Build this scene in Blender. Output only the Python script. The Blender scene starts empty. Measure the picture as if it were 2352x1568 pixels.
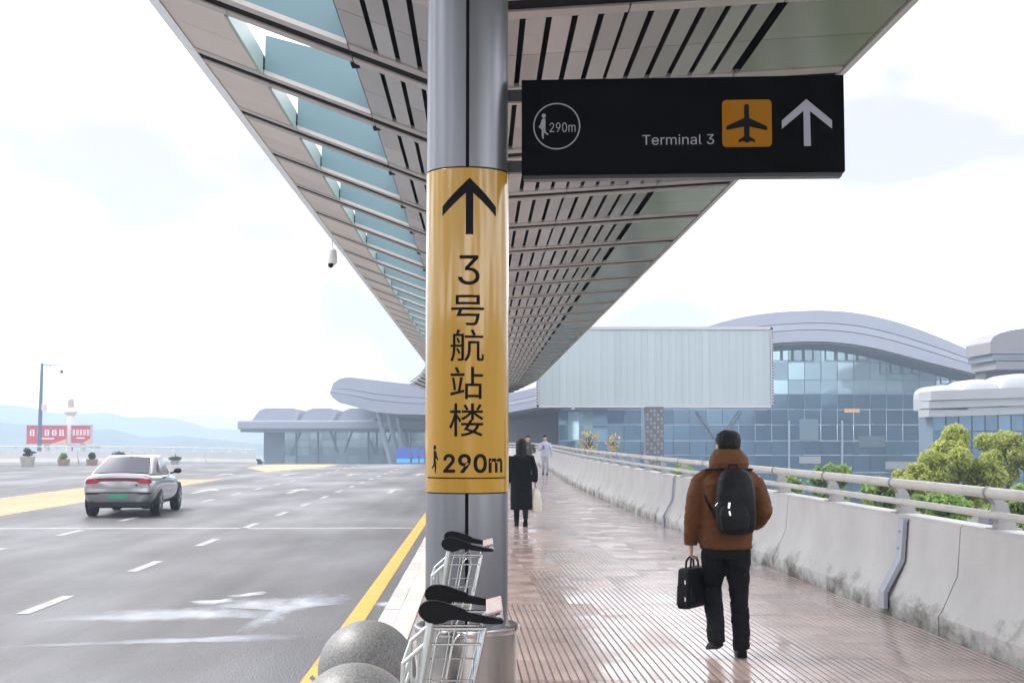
import bpy, bmesh, math, random
import numpy as np
from mathutils import Vector, Matrix, noise as mnoise
from math import radians as R, sin, cos, pi, tan, atan, sqrt

random.seed(7)
SC = bpy.context.scene
COL = SC.collection

# ------------------------------------------------------------------ camera
F = 3267.0                       # focal length in units of a 2352 wide picture (50 mm on 36 mm)
EYE = Vector((0.0, 0.0, 1.68))
TH, PH = atan(218 / F), atan(70 / F)
cam = bpy.data.cameras.new('camera')
cam.lens, cam.sensor_width = 50.0, 36.0
cam.clip_start, cam.clip_end = 0.1, 6000
camo = bpy.data.objects.new('camera', cam)
COL.objects.link(camo)
camo.location = EYE
camo.rotation_euler = (pi / 2 + TH, 0, -PH)
SC.camera = camo

# ------------------------------------------------------------------ sky, sun, exposure
SUN_EL, SUN_AZ = 52.0, -62.0     # azimuth from +Y towards +X
wd = bpy.data.worlds.new('World')
SC.world = wd
wd.use_nodes = True
nt = wd.node_tree
nt.nodes.clear()
wo = nt.nodes.new('ShaderNodeOutputWorld')
bg = nt.nodes.new('ShaderNodeBackground')
sky = nt.nodes.new('ShaderNodeTexSky')
sky.sky_type = 'NISHITA'
sky.sun_disc = False
sky.sun_elevation = R(SUN_EL)
sky.sun_rotation = R(SUN_AZ)
sky.air_density, sky.dust_density, sky.ozone_density = 1.0, 3.0, 1.0
tc = nt.nodes.new('ShaderNodeTexCoord')
mp = nt.nodes.new('ShaderNodeMapping')
mp.inputs['Scale'].default_value = (2.0, 2.0, 4.0)
nz = nt.nodes.new('ShaderNodeTexNoise')
nz.inputs['Scale'].default_value = 1.7
nz.inputs['Detail'].default_value = 5
nz.inputs['Roughness'].default_value = 0.45
rp = nt.nodes.new('ShaderNodeValToRGB')
rp.color_ramp.elements[0].position = 0.41
rp.color_ramp.elements[1].position = 0.64
rp.color_ramp.interpolation = 'EASE'
CL = 10.0
rp.color_ramp.elements[0].color = (CL * .200, CL * .191, CL * .202, 1)
rp.color_ramp.elements[1].color = (CL * 1.12, CL * 1.12, CL * 1.13, 1)
mx = nt.nodes.new('ShaderNodeMixRGB')
mx.inputs['Fac'].default_value = 0.93
nt.links.new(tc.outputs['Generated'], mp.inputs['Vector'])
nt.links.new(mp.outputs[0], nz.inputs['Vector'])
nt.links.new(nz.outputs['Fac'], rp.inputs['Fac'])
nt.links.new(sky.outputs[0], mx.inputs['Color1'])
nt.links.new(rp.outputs[0], mx.inputs['Color2'])
nt.links.new(mx.outputs[0], bg.inputs['Color'])
bg.inputs['Strength'].default_value = 0.10
nt.links.new(bg.outputs[0], wo.inputs['Surface'])

sl = bpy.data.lights.new('sun', 'SUN')
sl.energy = 1.4
sl.angle = R(18)
sl.color = (1.0, 0.97, 0.92)
so = bpy.data.objects.new('sun', sl)
COL.objects.link(so)
sd = Vector((sin(R(SUN_AZ)) * cos(R(SUN_EL)), cos(R(SUN_AZ)) * cos(R(SUN_EL)), sin(R(SUN_EL))))
so.rotation_euler = (-sd).to_track_quat('-Z', 'Y').to_euler()
so.location = (0, 0, 60)

SC.view_settings.view_transform = 'Standard'
SC.view_settings.look = 'None'
SC.view_settings.gamma = 1.0
SC.view_settings.use_curve_mapping = False
SC.view_settings.exposure = 2.08
SC.render.engine = 'CYCLES'
SC.cycles.use_denoising = True
SC.cycles.max_bounces = 6
SC.cycles.diffuse_bounces = 3
SC.cycles.glossy_bounces = 3
SC.cycles.transmission_bounces = 4
SC.cycles.volume_bounces = 0
SC.cycles.sample_clamp_indirect = 6.0

# ------------------------------------------------------------------ helpers
_Rv = Vector((cos(PH), -sin(PH), 0))
_Fv = Vector((sin(PH) * cos(TH), cos(PH) * cos(TH), sin(TH)))
_Uv = _Rv.cross(_Fv)


def P(x, y, Y):
    """the point of the place at depth Y that a photograph coordinate (2352 wide) shows"""
    d = _Fv * F + _Rv * (x - 1176) + _Uv * (784 - y)
    return EYE + d * (Y / d.y)


def lerp(a, b, t):
    return a + (b - a) * t


def interp(pts, t):
    if t <= pts[0][0]:
        return pts[0][1]
    for (a, va), (b, vb) in zip(pts, pts[1:]):
        if t <= b:
            return va + (vb - va) * (t - a) / (b - a)
    return pts[-1][1]


class NT:
    """tiny node helper"""
    def __init__(s, m):
        s.t = m.node_tree
        s.b = s.t.nodes['Principled BSDF']

    def n(s, kind, **kw):
        o = s.t.nodes.new(kind)
        for k, v in kw.items():
            if k in o.inputs:
                o.inputs[k].default_value = v
            else:
                setattr(o, k, v)
        return o

    def l(s, a, b):
        s.t.links.new(a, b)


def rgba(c, k=1.0):
    return (c[0] * k, c[1] * k, c[2] * k, 1)


def mat(name, col, rough=0.5, metal=0.0, var=0.0, vs=4.0, rnd=0.0, bump=0.0, bs=60.0, spec=0.5,
        rvar=0.0, coat=0.0, col2=None, stretch=None, detail=6, trans=0.0, world=False, emit=None, es=0.0):
    m = bpy.data.materials.new(name)
    m.use_nodes = True
    k = NT(m)
    b = k.b
    b.inputs['Base Color'].default_value = rgba(col)
    b.inputs['Roughness'].default_value = rough
    b.inputs['Metallic'].default_value = metal
    b.inputs['Specular IOR Level'].default_value = spec
    b.inputs['Coat Weight'].default_value = coat
    if coat:
        b.inputs['Coat Roughness'].default_value = 0.05
    if emit:
        b.inputs['Emission Color'].default_value = rgba(emit)
        b.inputs['Emission Strength'].default_value = es
    src = None
    if world:
        src = k.n('ShaderNodeNewGeometry').outputs['Position']
    elif var or bump or rvar:
        src = k.n('ShaderNodeTexCoord').outputs['Object']
    if src is not None and stretch:
        mpn = k.n('ShaderNodeMapping')
        mpn.inputs['Scale'].default_value = stretch
        k.l(src, mpn.inputs['Vector'])
        src = mpn.outputs[0]
    if rnd and src is not None:
        oi = k.n('ShaderNodeObjectInfo')
        ml = k.n('ShaderNodeMath', operation='MULTIPLY')
        ml.inputs[1].default_value = 37.0
        k.l(oi.outputs['Random'], ml.inputs[0])
        va = k.n('ShaderNodeVectorMath', operation='ADD')
        k.l(src, va.inputs[0])
        k.l(ml.outputs[0], va.inputs[1])
        src = va.outputs[0]
    outc = None
    if var:
        nz = k.n('ShaderNodeTexNoise', Scale=vs, Detail=detail, Roughness=0.6)
        k.l(src, nz.inputs['Vector'])
        rp = k.n('ShaderNodeValToRGB')
        rp.color_ramp.elements[0].position = 0.3
        rp.color_ramp.elements[1].position = 0.72
        rp.color_ramp.elements[0].color = rgba(col2 if col2 else col, 1.0 if col2 else 1 - var)
        rp.color_ramp.elements[1].color = rgba(col, 1 + (0 if col2 else var))
        k.l(nz.outputs['Fac'], rp.inputs['Fac'])
        outc = rp.outputs[0]
    if rnd:
        oi = k.n('ShaderNodeObjectInfo')
        mr = k.n('ShaderNodeMapRange')
        mr.inputs['To Min'].default_value = 1 - rnd
        mr.inputs['To Max'].default_value = 1 + rnd
        k.l(oi.outputs['Random'], mr.inputs['Value'])
        hs = k.n('ShaderNodeHueSaturation')
        hs.inputs['Color'].default_value = rgba(col)
        if outc:
            k.l(outc, hs.inputs['Color'])
        k.l(mr.outputs[0], hs.inputs['Value'])
        outc = hs.outputs[0]
    if outc:
        k.l(outc, b.inputs['Base Color'])
    if rvar:
        nz2 = k.n('ShaderNodeTexNoise', Scale=vs * 0.6 + 0.2, Detail=4)
        k.l(src, nz2.inputs['Vector'])
        mr = k.n('ShaderNodeMapRange')
        mr.inputs['From Min'].default_value = 0.35
        mr.inputs['From Max'].default_value = 0.65
        mr.inputs['To Min'].default_value = max(0.02, rough - rvar)
        mr.inputs['To Max'].default_value = min(1, rough + rvar)
        k.l(nz2.outputs['Fac'], mr.inputs['Value'])
        k.l(mr.outputs[0], b.inputs['Roughness'])
    if bump:
        nz3 = k.n('ShaderNodeTexNoise', Scale=bs, Detail=4)
        k.l(src, nz3.inputs['Vector'])
        bp = k.n('ShaderNodeBump', Strength=bump, Distance=0.02)
        k.l(nz3.outputs['Fac'], bp.inputs['Height'])
        k.l(bp.outputs[0], b.inputs['Normal'])
    return m


def tag(o, label=None, cat=None, group=None, kind=None):
    if label:
        o['label'] = label
    if cat:
        o['category'] = cat
    if group:
        o['group'] = group
    if kind:
        o['kind'] = kind
    return o


def emp(name, loc=(0, 0, 0), rz=0.0, label=None, cat=None, group=None):
    o = bpy.data.objects.new(name, None)
    o.empty_display_size = 0.2
    o.location = loc
    o.rotation_euler = (0, 0, rz)
    COL.objects.link(o)
    return tag(o, label, cat, group)


def obj(name, me, mt=None, parent=None, loc=None, rot=None):
    o = bpy.data.objects.new(name, me)
    if mt is not None and not me.materials:
        me.materials.append(mt)
    COL.objects.link(o)
    if parent is not None:
        o.parent = parent
    if loc is not None:
        o.location = loc
    if rot is not None:
        o.rotation_euler = rot
    return o


class MB:
    """collects geometry; build() links it as one mesh object"""
    def __init__(s):
        s.v, s.f = [], []

    def add(s, vs, fs):
        b = len(s.v)
        s.v += [tuple(p) for p in vs]
        s.f += [tuple(i + b for i in q) for q in fs]
        return s

    def box(s, c, d, rz=0.0, rx=0.0, ry=0.0):
        M = Matrix.Rotation(rz, 3, 'Z') @ Matrix.Rotation(ry, 3, 'Y') @ Matrix.Rotation(rx, 3, 'X')
        c = Vector(c)
        vs = [c + M @ Vector((sx * d[0] / 2, sy * d[1] / 2, sz * d[2] / 2))
              for sz in (-1, 1) for sy in (-1, 1) for sx in (-1, 1)]
        return s.add(vs, [(0, 2, 3, 1), (4, 5, 7, 6), (0, 1, 5, 4), (1, 3, 7, 5), (3, 2, 6, 7), (2, 0, 4, 6)])

    def hexa(s, bot, top):
        """two quads of four points each, counter-clockwise seen from above"""
        vs = list(bot) + list(top)
        return s.add(vs, [(3, 2, 1, 0), (4, 5, 6, 7), (0, 1, 5, 4), (1, 2, 6, 5), (2, 3, 7, 6), (3, 0, 4, 7)])

    def prism(s, poly, a, b, axis='y'):
        """poly 2-D: for axis y its points are (x, z), for x (y, z), for z (x, y)"""
        n = len(poly)

        def pt(p, t):
            return {'y': (p[0], t, p[1]), 'x': (t, p[0], p[1]), 'z': (p[0], p[1], t)}[axis]
        vs = [pt(p, a) for p in poly] + [pt(p, b) for p in poly]
        fs = [tuple(range(n)), tuple(range(2 * n - 1, n - 1, -1))]
        fs += [(i, i + n, (i + 1) % n + n, (i + 1) % n) for i in range(n)]
        return s.add(vs, fs)

    def tube(s, pts, rad, seg=10, hint=None, caps=True):
        """tube through points; rad a number, a list of numbers, or a list of (a, b)"""
        pts = [Vector(p) for p in pts]
        n = len(pts)
        if not isinstance(rad, (list, tuple)):
            rad = [rad] * n
        rad = [r if isinstance(r, (list, tuple)) else (r, r) for r in rad]
        h = Vector(hint) if hint is not None else None
        vs, fs = [], []
        prev = None
        for i, p in enumerate(pts):
            t = (pts[min(i + 1, n - 1)] - pts[max(i - 1, 0)]).normalized()
            if prev is None:
                g = h if h is not None else (Vector((0, 0, 1)) if abs(t.z) < 0.9 else Vector((1, 0, 0)))
            else:
                g = h if h is not None else prev
            u = (g - t * g.dot(t)).normalized()
            w = t.cross(u)
            prev = u
            for k in range(seg):
                a = 2 * pi * k / seg
                vs.append(p + u * cos(a) * rad[i][0] + w * sin(a) * rad[i][1])
        for i in range(n - 1):
            for k in range(seg):
                k2 = (k + 1) % seg
                fs.append((i * seg + k, i * seg + k2, (i + 1) * seg + k2, (i + 1) * seg + k))
        if caps:
            fs.append(tuple(range(seg - 1, -1, -1)))
            fs.append(tuple(range((n - 1) * seg, n * seg)))
        return s.add(vs, fs)

    def rings(s, rs, caps=True):
        """rs: list of equal-length rings of points"""
        m = len(rs[0])
        vs = [p for r in rs for p in r]
        fs = []
        for i in range(len(rs) - 1):
            for k in range(m):
                k2 = (k + 1) % m
                fs.append((i * m + k, i * m + k2, (i + 1) * m + k2, (i + 1) * m + k))
        if caps:
            fs.append(tuple(range(m - 1, -1, -1)))
            fs.append(tuple(range((len(rs) - 1) * m, len(rs) * m)))
        return s.add(vs, fs)

    def lathe(s, prof, c=(0, 0, 0), seg=32, caps=True):
        return s.rings([[(c[0] + r * cos(2 * pi * k / seg), c[1] + r * sin(2 * pi * k / seg), c[2] + z)
                         for k in range(seg)] for r, z in prof], caps)

    def ball(s, c, r, seg=16, rows=10):
        if not isinstance(r, (list, tuple)):
            r = (r, r, r)
        rs = []
        for i in range(1, rows):
            a = -pi / 2 + pi * i / rows
            rs.append([(c[0] + r[0] * cos(a) * cos(2 * pi * k / seg), c[1] + r[1] * cos(a) * sin(2 * pi * k / seg),
                        c[2] + r[2] * sin(a)) for k in range(seg)])
        return s.rings(rs, True)

    def sheet(s, A, B):
        """strip between two polylines of equal length"""
        n = len(A)
        return s.add(list(A) + list(B), [(i, i + 1, n + i + 1, n + i) for i in range(n - 1)])

    def mesh(s, name, smooth=False, org=(0, 0, 0)):
        me = bpy.data.meshes.new(name)
        if tuple(org) != (0, 0, 0):
            vs = [(p[0] - org[0], p[1] - org[1], p[2] - org[2]) for p in s.v]
        else:
            vs = s.v
        me.from_pydata(vs, [], s.f)
        if smooth:
            me.polygons.foreach_set('use_smooth', [True] * len(me.polygons))
            if smooth != 'all':
                try:
                    me.set_sharp_from_angle(angle=R(smooth if not isinstance(smooth, bool) else 40))
                except Exception:
                    pass
        me.update()
        return me

    def build(s, name, mt, parent=None, smooth=False, org=(0, 0, 0), bevel=0.0, subs=0, fix=True):
        me = s.mesh(name, smooth, org)
        if fix:
            bm = bmesh.new()
            bm.from_mesh(me)
            bmesh.ops.recalc_face_normals(bm, faces=bm.faces)
            bm.to_mesh(me)
            bm.free()
        o = obj(name, me, mt, parent)
        if bevel:
            b = o.modifiers.new('bevel', 'BEVEL')
            b.width = bevel
            b.segments = 2
            b.limit_method = 'ANGLE'
        if subs:
            b = o.modifiers.new('subsurf', 'SUBSURF')
            b.levels = b.render_levels = subs
        return o


def copy_tree(o, parent=None):
    c = o.copy()
    COL.objects.link(c)
    c.parent = parent
    for ch in list(o.children):
        copy_tree(ch, c)
    return c


BENCH = bpy.data.scenes.new('bench')      # small side scene in which single objects are evaluated


def evaluated(o):
    BENCH.collection.objects.link(o)
    with bpy.context.temp_override(scene=BENCH, view_layer=BENCH.view_layers[0]):
        dg = bpy.context.evaluated_depsgraph_get()
        me = bpy.data.meshes.new_from_object(o.evaluated_get(dg))
    BENCH.collection.objects.unlink(o)
    return me


def bake(o):
    """apply an object's modifiers to its mesh"""
    par = o.parent
    o.parent = None
    me = evaluated(o)
    o.modifiers.clear()
    o.data = me
    o.parent = par
    return o


def remesh(o, vox, smooth=2, wr=0.0, ws=9.0, seed=0.0):
    m = o.modifiers.new('r', 'REMESH')
    m.mode = 'VOXEL'
    m.voxel_size = vox
    m.use_smooth_shade = True
    if smooth:
        s = o.modifiers.new('s', 'SMOOTH')
        s.factor = 0.5
        s.iterations = smooth
    bake(o)
    if wr:
        me = o.data
        n = len(me.vertices)
        co = np.empty(n * 3)
        me.vertices.foreach_get('co', co)
        no = np.array([q.vector[:] for q in me.vertex_normals])
        co = co.reshape(-1, 3)
        dd = np.empty(n)
        for i in range(n):
            p = Vector((co[i, 0] * ws, co[i, 1] * ws, co[i, 2] * ws * 1.5 + seed))
            dd[i] = mnoise.noise(p) * 0.7 + abs(mnoise.noise(p * 2.1 + Vector((3, 1, seed)))) * -0.8
        co += no * (dd * wr)[:, None]
        me.vertices.foreach_set('co', co.ravel())
        me.update()
    o.data.polygons.foreach_set('use_smooth', [True] * len(o.data.polygons))
    return o


try:      # Blender's own interface typeface for the Latin lettering
    FONT = bpy.data.fonts.load(bpy.utils.system_resource('DATAFILES', path='fonts') + '/Inter.woff2')
except Exception:
    FONT = None


def text_bm(body, bold=0.0):
    """filled text as a bmesh in the XY plane, with its bounds"""
    cu = bpy.data.curves.new('t', type='FONT')
    cu.body = body
    if FONT and all(ord(c) < 128 for c in body):
        cu.font = FONT
    cu.size = 1.0
    cu.offset = bold
    cu.resolution_u = 3 if FONT and all(ord(c) < 128 for c in body) else 5
    o = bpy.data.objects.new('t', cu)
    me = evaluated(o)
    bm = bmesh.new()
    bm.from_mesh(me)
    bpy.data.objects.remove(o)
    bpy.data.curves.remove(cu)
    bpy.data.meshes.remove(me)
    return bm


def fit(bm, x0, y0, x1, y1):
    xs = [v.co.x for v in bm.verts]
    ys = [v.co.y for v in bm.verts]
    a, b, c, d = min(xs), max(xs), min(ys), max(ys)
    for v in bm.verts:
        v.co.x = lerp(x0, x1, (v.co.x - a) / (b - a))
        v.co.y = lerp(y0, y1, (v.co.y - c) / (d - c))
    return bm


def poly_bm(polys, bm=None):
    bm = bm or bmesh.new()
    for p in polys:
        bm.faces.new([bm.verts.new((x, y, 0)) for x, y in p])
    return bm


def decal(name, bm, fn, mt, parent, cuts=None):
    """maps a flat drawing (x, y) onto a surface with fn"""
    if cuts:
        for c in cuts:
            bmesh.ops.bisect_plane(bm, geom=bm.verts[:] + bm.edges[:] + bm.faces[:], plane_co=(c, 0, 0), plane_no=(1, 0, 0))
    bmesh.ops.triangulate(bm, faces=bm.faces)
    for v in bm.verts:
        v.co = Vector(fn(v.co.x, v.co.y))
    me = bpy.data.meshes.new(name)
    bm.to_mesh(me)
    bm.free()
    return obj(name, me, mt, parent)


def ell(cx, cy, rx, ry, n=20, a0=0.0):
    return [(cx + rx * cos(a0 + 2 * pi * i / n), cy + ry * sin(a0 + 2 * pi * i / n)) for i in range(n)]


def bar2(x0, y0, x1, y1, w0, w1=None):
    w1 = w0 if w1 is None else w1
    dx, dy = x1 - x0, y1 - y0
    L = sqrt(dx * dx + dy * dy)
    nx, ny = -dy / L, dx / L
    return [(x0 + nx * w0 / 2, y0 + ny * w0 / 2), (x1 + nx * w1 / 2, y1 + ny * w1 / 2),
            (x1 - nx * w1 / 2, y1 - ny * w1 / 2), (x0 - nx * w0 / 2, y0 - ny * w0 / 2)]
# ------------------------------------------------------------------ materials
M = {}
M['asphalt'] = mat('asphalt', (.080, .078, .085), 0.56, var=.20, vs=.35, rvar=.12, spec=.5, bump=.35, bs=55, world=True, stretch=(1, .35, 1))
M['ground'] = mat('ground', (.10, .11, .08), 0.9, var=.4, vs=.02, world=True)
M['white_paint'] = mat('white_road_paint', (.36, .36, .355), .6, var=.3, vs=5.5, world=True, col2=(.17, .17, .175))
M['yellow_paint'] = mat('yellow_road_paint', (.52, .27, .02), .5, var=.14, vs=3, world=True)
M['yellow_hatch'] = mat('yellow_hatching_paint', (.50, .35, .17), .6, var=.25, vs=2, world=True)
M['granite_kerb'] = mat('kerb_granite', (.40, .38, .36), .55, var=.12, vs=14, rnd=.12)
M['slab'] = mat('walkway_slab', (.34, .265, .245), .2, var=.15, vs=2.5, rvar=.14, world=True)
M['tactile'] = mat('pale_edge_tile', (.52, .47, .43), .35, var=.12, vs=8, rnd=.1)
M['concrete'] = mat('barrier_concrete', (.60, .595, .58), .75, var=.10, vs=1.4, bump=.12, bs=30)
M['cap'] = mat('barrier_cap_concrete', (.50, .495, .48), .75, var=.10, vs=1.4)
M['rail'] = mat('weathered_white_rail', (.62, .60, .56), .45, var=.16, vs=7, stretch=(1, .25, 1))
M['post'] = mat('grey_cast_post', (.30, .30, .31), .5, metal=.2, var=.2, vs=9)
M['galv'] = mat('galvanised_cover', (.42, .45, .52), .45, metal=.3, var=.12, vs=5)
M['panel'] = mat('soffit_panel', (.37, .357, .35), .27, metal=.6, var=.05, vs=.5, detail=1, rnd=.2)
M['panel_r'] = mat('soffit_mirror_panel', (.24, .235, .22), .17, metal=.85, var=.07, vs=.8, rnd=.07, bump=.03, bs=1.2)
M['panel_l'] = mat('soffit_outer_panel', (.76, .71, .67), .45, metal=.1, var=.06, vs=.9, rnd=.08)
M['flange'] = mat('beam_flange', (.50, .47, .455), .4, metal=.4, rnd=.06)
M['dark'] = mat('void_shade', (.008, .008, .008), .9, spec=.1)
M['seam'] = mat('black_seam_and_shade', (.006, .006, .0065), .8, spec=.1)  # column joint; also the painted shade of canopy channels and notches
M['teal'] = mat('blue_grey_beam_paint', (.17, .285, .325), .4, var=.05, vs=.6)
M['pale_teal'] = mat('pale_teal_reveal', (.30, .40, .385), .4)
M['fascia'] = mat('white_fascia', (.72, .72, .73), .35, metal=.2, rnd=.05)
M['roof_top'] = mat('roof_sheet', (.35, .35, .36), .5, metal=.4)
M['column'] = mat('grey_column_cladding', (.20, .205, .225), .3, metal=.7, var=.05, vs=1.3, stretch=(3, 3, .4), bump=.02, bs=6)
M['steel'] = mat('polished_steel', (.55, .55, .55), .12, metal=1.0, var=.05, vs=2, bump=.02, bs=3)
M['brushed'] = mat('brushed_steel', (.42, .42, .41), .26, metal=1.0, var=.1, vs=3, stretch=(6, 6, .3))
M['band'] = mat('yellow_film', (.45, .255, .026), .13, var=.08, vs=1.2, stretch=(9, 9, .35), coat=.5)
M['ink'] = mat('black_lettering', (.004, .004, .0045), .6, spec=.1)
M['sign_black'] = mat('black_sign_face', (.0015, .0015, .0016), .7, spec=.04)
M['sign_edge'] = mat('black_sign_edge', (.03, .03, .032), .3, metal=.5)
M['sign_white'] = mat('white_sign_film', (.30, .30, .345), .6, spec=.1)
M['sign_amber'] = mat('amber_sign_film', (.27, .115, .004), .6, spec=.08)
M['bulb_granite'] = mat('speckled_granite', (.15, .15, .148), .5, var=.5, vs=80, detail=3, bump=.1, bs=90)
M['black_plastic'] = mat('black_plastic', (.003, .003, .0045), .4, spec=.12)
M['chrome'] = mat('chrome_wire', (.33, .34, .34), .16, metal=1.0)
M['alu'] = mat('cart_aluminium', (.42, .45, .44), .33, metal=.45)
M['sticker'] = mat('cart_sticker', (.50, .485, .485), .4, var=.3, vs=26, col2=(.44, .30, .30))
M['rubber'] = mat('rubber', (.015, .015, .016), .7)

# ribbed tile: pink ribs on a dirty dark base
M['rib'] = mat('brown_pink_rib_tile', (.385, .290, .262), .15, var=.16, vs=1.7, rnd=.16, rvar=.12)
M['rib_base'] = mat('dirty_tile_groove', (.115, .092, .088), .4, var=.2, vs=2)
M['tile_plain'] = mat('pink_plain_tile', (.365, .28, .255), .18, var=.16, vs=3.0, rnd=.1, rvar=.12)

# wheel tracks and darker patches on the asphalt
def tracks(m):
    k = NT(m)
    cur = k.b.inputs['Base Color'].links[0].from_socket
    g_ = k.n('ShaderNodeNewGeometry')
    out = cur
    for sc_, scale, lo, hi, f in (((1.1, .018, 1), 1.0, .40, .62, .72), ((.22, .06, 1), 1.0, .52, .60, .80), ((6, 6, 6), 4.0, .3, .7, .82)):
        mp_ = k.n('ShaderNodeMapping')
        mp_.inputs['Scale'].default_value = sc_
        k.l(g_.outputs['Position'], mp_.inputs['Vector'])
        nz_ = k.n('ShaderNodeTexNoise', Scale=scale, Detail=5, Roughness=.6)
        k.l(mp_.outputs[0], nz_.inputs['Vector'])
        mr = k.n('ShaderNodeMapRange')
        mr.inputs['From Min'].default_value = lo
        mr.inputs['From Max'].default_value = hi
        mr.inputs['To Min'].default_value = f
        mr.inputs['To Max'].default_value = 1.12
        k.l(nz_.outputs['Fac'], mr.inputs['Value'])
        hs = k.n('ShaderNodeHueSaturation')
        k.l(mr.outputs[0], hs.inputs['Value'])
        k.l(out, hs.inputs['Color'])
        out = hs.outputs[0]
    k.l(out, k.b.inputs['Base Color'])


tracks(M['asphalt'])

# barrier concrete stains: runs below the cap and mould along the foot
def stain(m, zlo):
    k = NT(m)
    cur = k.b.inputs['Base Color'].links[0].from_socket
    g = k.n('ShaderNodeNewGeometry')
    sp = k.n('ShaderNodeSeparateXYZ')
    k.l(g.outputs['Position'], sp.inputs[0])
    mpn = k.n('ShaderNodeMapping')
    mpn.inputs['Scale'].default_value = (1.3, 1.0, 1.5)
    k.l(g.outputs['Position'], mpn.inputs['Vector'])
    nz = k.n('ShaderNodeTexNoise', Scale=1.6, Detail=7, Roughness=.7)
    k.l(mpn.outputs[0], nz.inputs['Vector'])
    mr = k.n('ShaderNodeMapRange')
    mr.inputs['From Min'].default_value = 0.45
    mr.inputs['From Max'].default_value = 0.0
    mr.inputs['To Min'].default_value = -.16
    mr.inputs['To Max'].default_value = .20
    k.l(sp.outputs['Z'], mr.inputs['Value'])
    ad = k.n('ShaderNodeMath', operation='ADD')
    k.l(nz.outputs['Fac'], ad.inputs[0])
    k.l(mr.outputs[0], ad.inputs[1])
    rp = k.n('ShaderNodeValToRGB')
    rp.color_ramp.elements[0].position = .53
    rp.color_ramp.elements[1].position = .78
    rp.color_ramp.elements[0].color = (0, 0, 0, 1)
    rp.color_ramp.elements[1].color = (1, 1, 1, 1)
    k.l(ad.outputs[0], rp.inputs['Fac'])
    mx = k.n('ShaderNodeMixRGB')
    mx.inputs['Color2'].default_value = (.105, .10, .075, 1)
    k.l(rp.outputs[0], mx.inputs['Fac'])
    k.l(cur, mx.inputs['Color1'])
    k.l(mx.outputs[0], k.b.inputs['Base Color'])
stain(M['concrete'], 0)

# ------------------------------------------------------------------ ground, road, walkway
GZ, RZ = -7.0, -0.18


def deck_z(Y):
    """the deck runs level to a crest and then falls away"""
    if Y < 92:
        return 0.0
    t = Y - 92
    return -(t * t * .0011 if t < 10 else .11 + (t - 10) * .022)


g = MB()
xs = [-1150, -300, -60, 60, 300, 1150]
ys = [-55, 60, 200, 400, 800, 1380]
g.add([(x, y, GZ) for y in ys for x in xs],
      [(j * 6 + i, j * 6 + i + 1, (j + 1) * 6 + i + 1, (j + 1) * 6 + i) for j in range(5) for i in range(5)])
tag(g.build('ground', M['ground'], fix=False), 'dull green ground far below the elevated road', 'ground', kind='structure')

YS = [-32, -10, 0, 10, 20, 40, 60, 80] + [92 + 2 * i for i in range(9)] + [115, 130, 160, 200, 260, 330]
r = MB()
XR = [-52, -40, -30, -20, -10, -.93]
r.add([(x, y, RZ + deck_z(y)) for y in YS for x in XR],
      [(j * 6 + i, j * 6 + i + 1, (j + 1) * 6 + i + 1, (j + 1) * 6 + i) for j in range(len(YS) - 1) for i in range(5)])
# underside of the deck
r.add([(x, y, RZ - 1.2 + deck_z(y)) for y in YS for x in (-52, -.93)],
      [(2 * j, 2 * j + 2, 2 * j + 3, 2 * j + 1) for j in range(len(YS) - 1)])
road = tag(r.build('road', M['asphalt'], fix=False), 'damp grey asphalt road of several lanes', 'road', kind='structure')


def marking(name, x0, x1, y0, y1, mt=None, dz=.004):
    yy = [y0] + [y for y in YS if y0 < y < y1] + [y1]
    m = MB().sheet([(x0, y, RZ + deck_z(y) + dz) for y in yy], [(x1, y, RZ + deck_z(y) + dz) for y in yy])
    return m.build(name, mt or M['white_paint'], road, fix=False)


marking('edge_line', -1.37, -1.18, 2, 118, M['yellow_paint'])
for X, ph, w in ((-4.82, 15.2, .15), (-7.95, 13.1, .15)):
    k = 0
    while ph + 4.65 * k < 96:
        y = ph + 4.65 * k
        marking('lane_dash', X - w / 2, X + w / 2, y, y + 1.7)
        k += 1
for k in range(9):
    marking('lane_dash', -18.3, -18.15, 52 + 6 * k, 54.5 + 6 * k)
marking('stop_line', -10.6, -1.40, 29.0, 29.3)


def arrow_mark(X, Y, kind=0):
    z = RZ + deck_z(Y) + .004
    s = 1.0
    poly = [(-.08, 0), (.08, 0), (.08, 2.6), (.38, 2.6), (0, 4.2), (-.38, 2.6), (-.08, 2.6)]
    m = MB()
    m.add([(X + a * 1.25, Y + b * s, z) for a, b in poly], [tuple(range(len(poly)))])
    m.build('lane_arrow', M['white_paint'], road, fix=False)


for X in (-3.05, -6.35, -9.5):
    arrow_mark(X, 47)
for X in (-3.05, -6.35, -9.5, -12.6):
    arrow_mark(X, 68)

# yellow hatched gores: separate slanting bars
def gore(xa, xb, ya, yb, pitch, wid, slant, clip):
    y = ya
    while y < yb:
        q = [(xa, y), (xb, y + slant), (xb, y + slant + wid), (xa, y + wid)]
        if clip(q):
            z = RZ + .004
            MB().add([(a, b, z + deck_z(b)) for a, b in q], [(0, 1, 2, 3)]).build('gore_bar', M['yellow_hatch'], road, fix=False)
        y += pitch


gore(-14.2, -11.3, 22, 61, .62, .36, 2.0, lambda q: True)
marking('gore_edge', -14.45, -14.3, 20, 66, M['yellow_hatch'])
for i in range(14):
    y = 76 + i * 1.6
    w = min(1.0, (i + .5) / 6)
    z = RZ + .004
    MB().add([(-11.4 - 2.6 * w, y, z + deck_z(y)), (-11.4 + 1.9 * w, y, z + deck_z(y)),
              (-11.4 + 1.9 * w, y + 1.0, z + deck_z(y + 1)), (-11.4 - 2.6 * w, y + 1.0, z + deck_z(y + 1))],
             [(0, 1, 2, 3)]).build('gore_bar', M['yellow_hatch'], road, fix=False)

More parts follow.
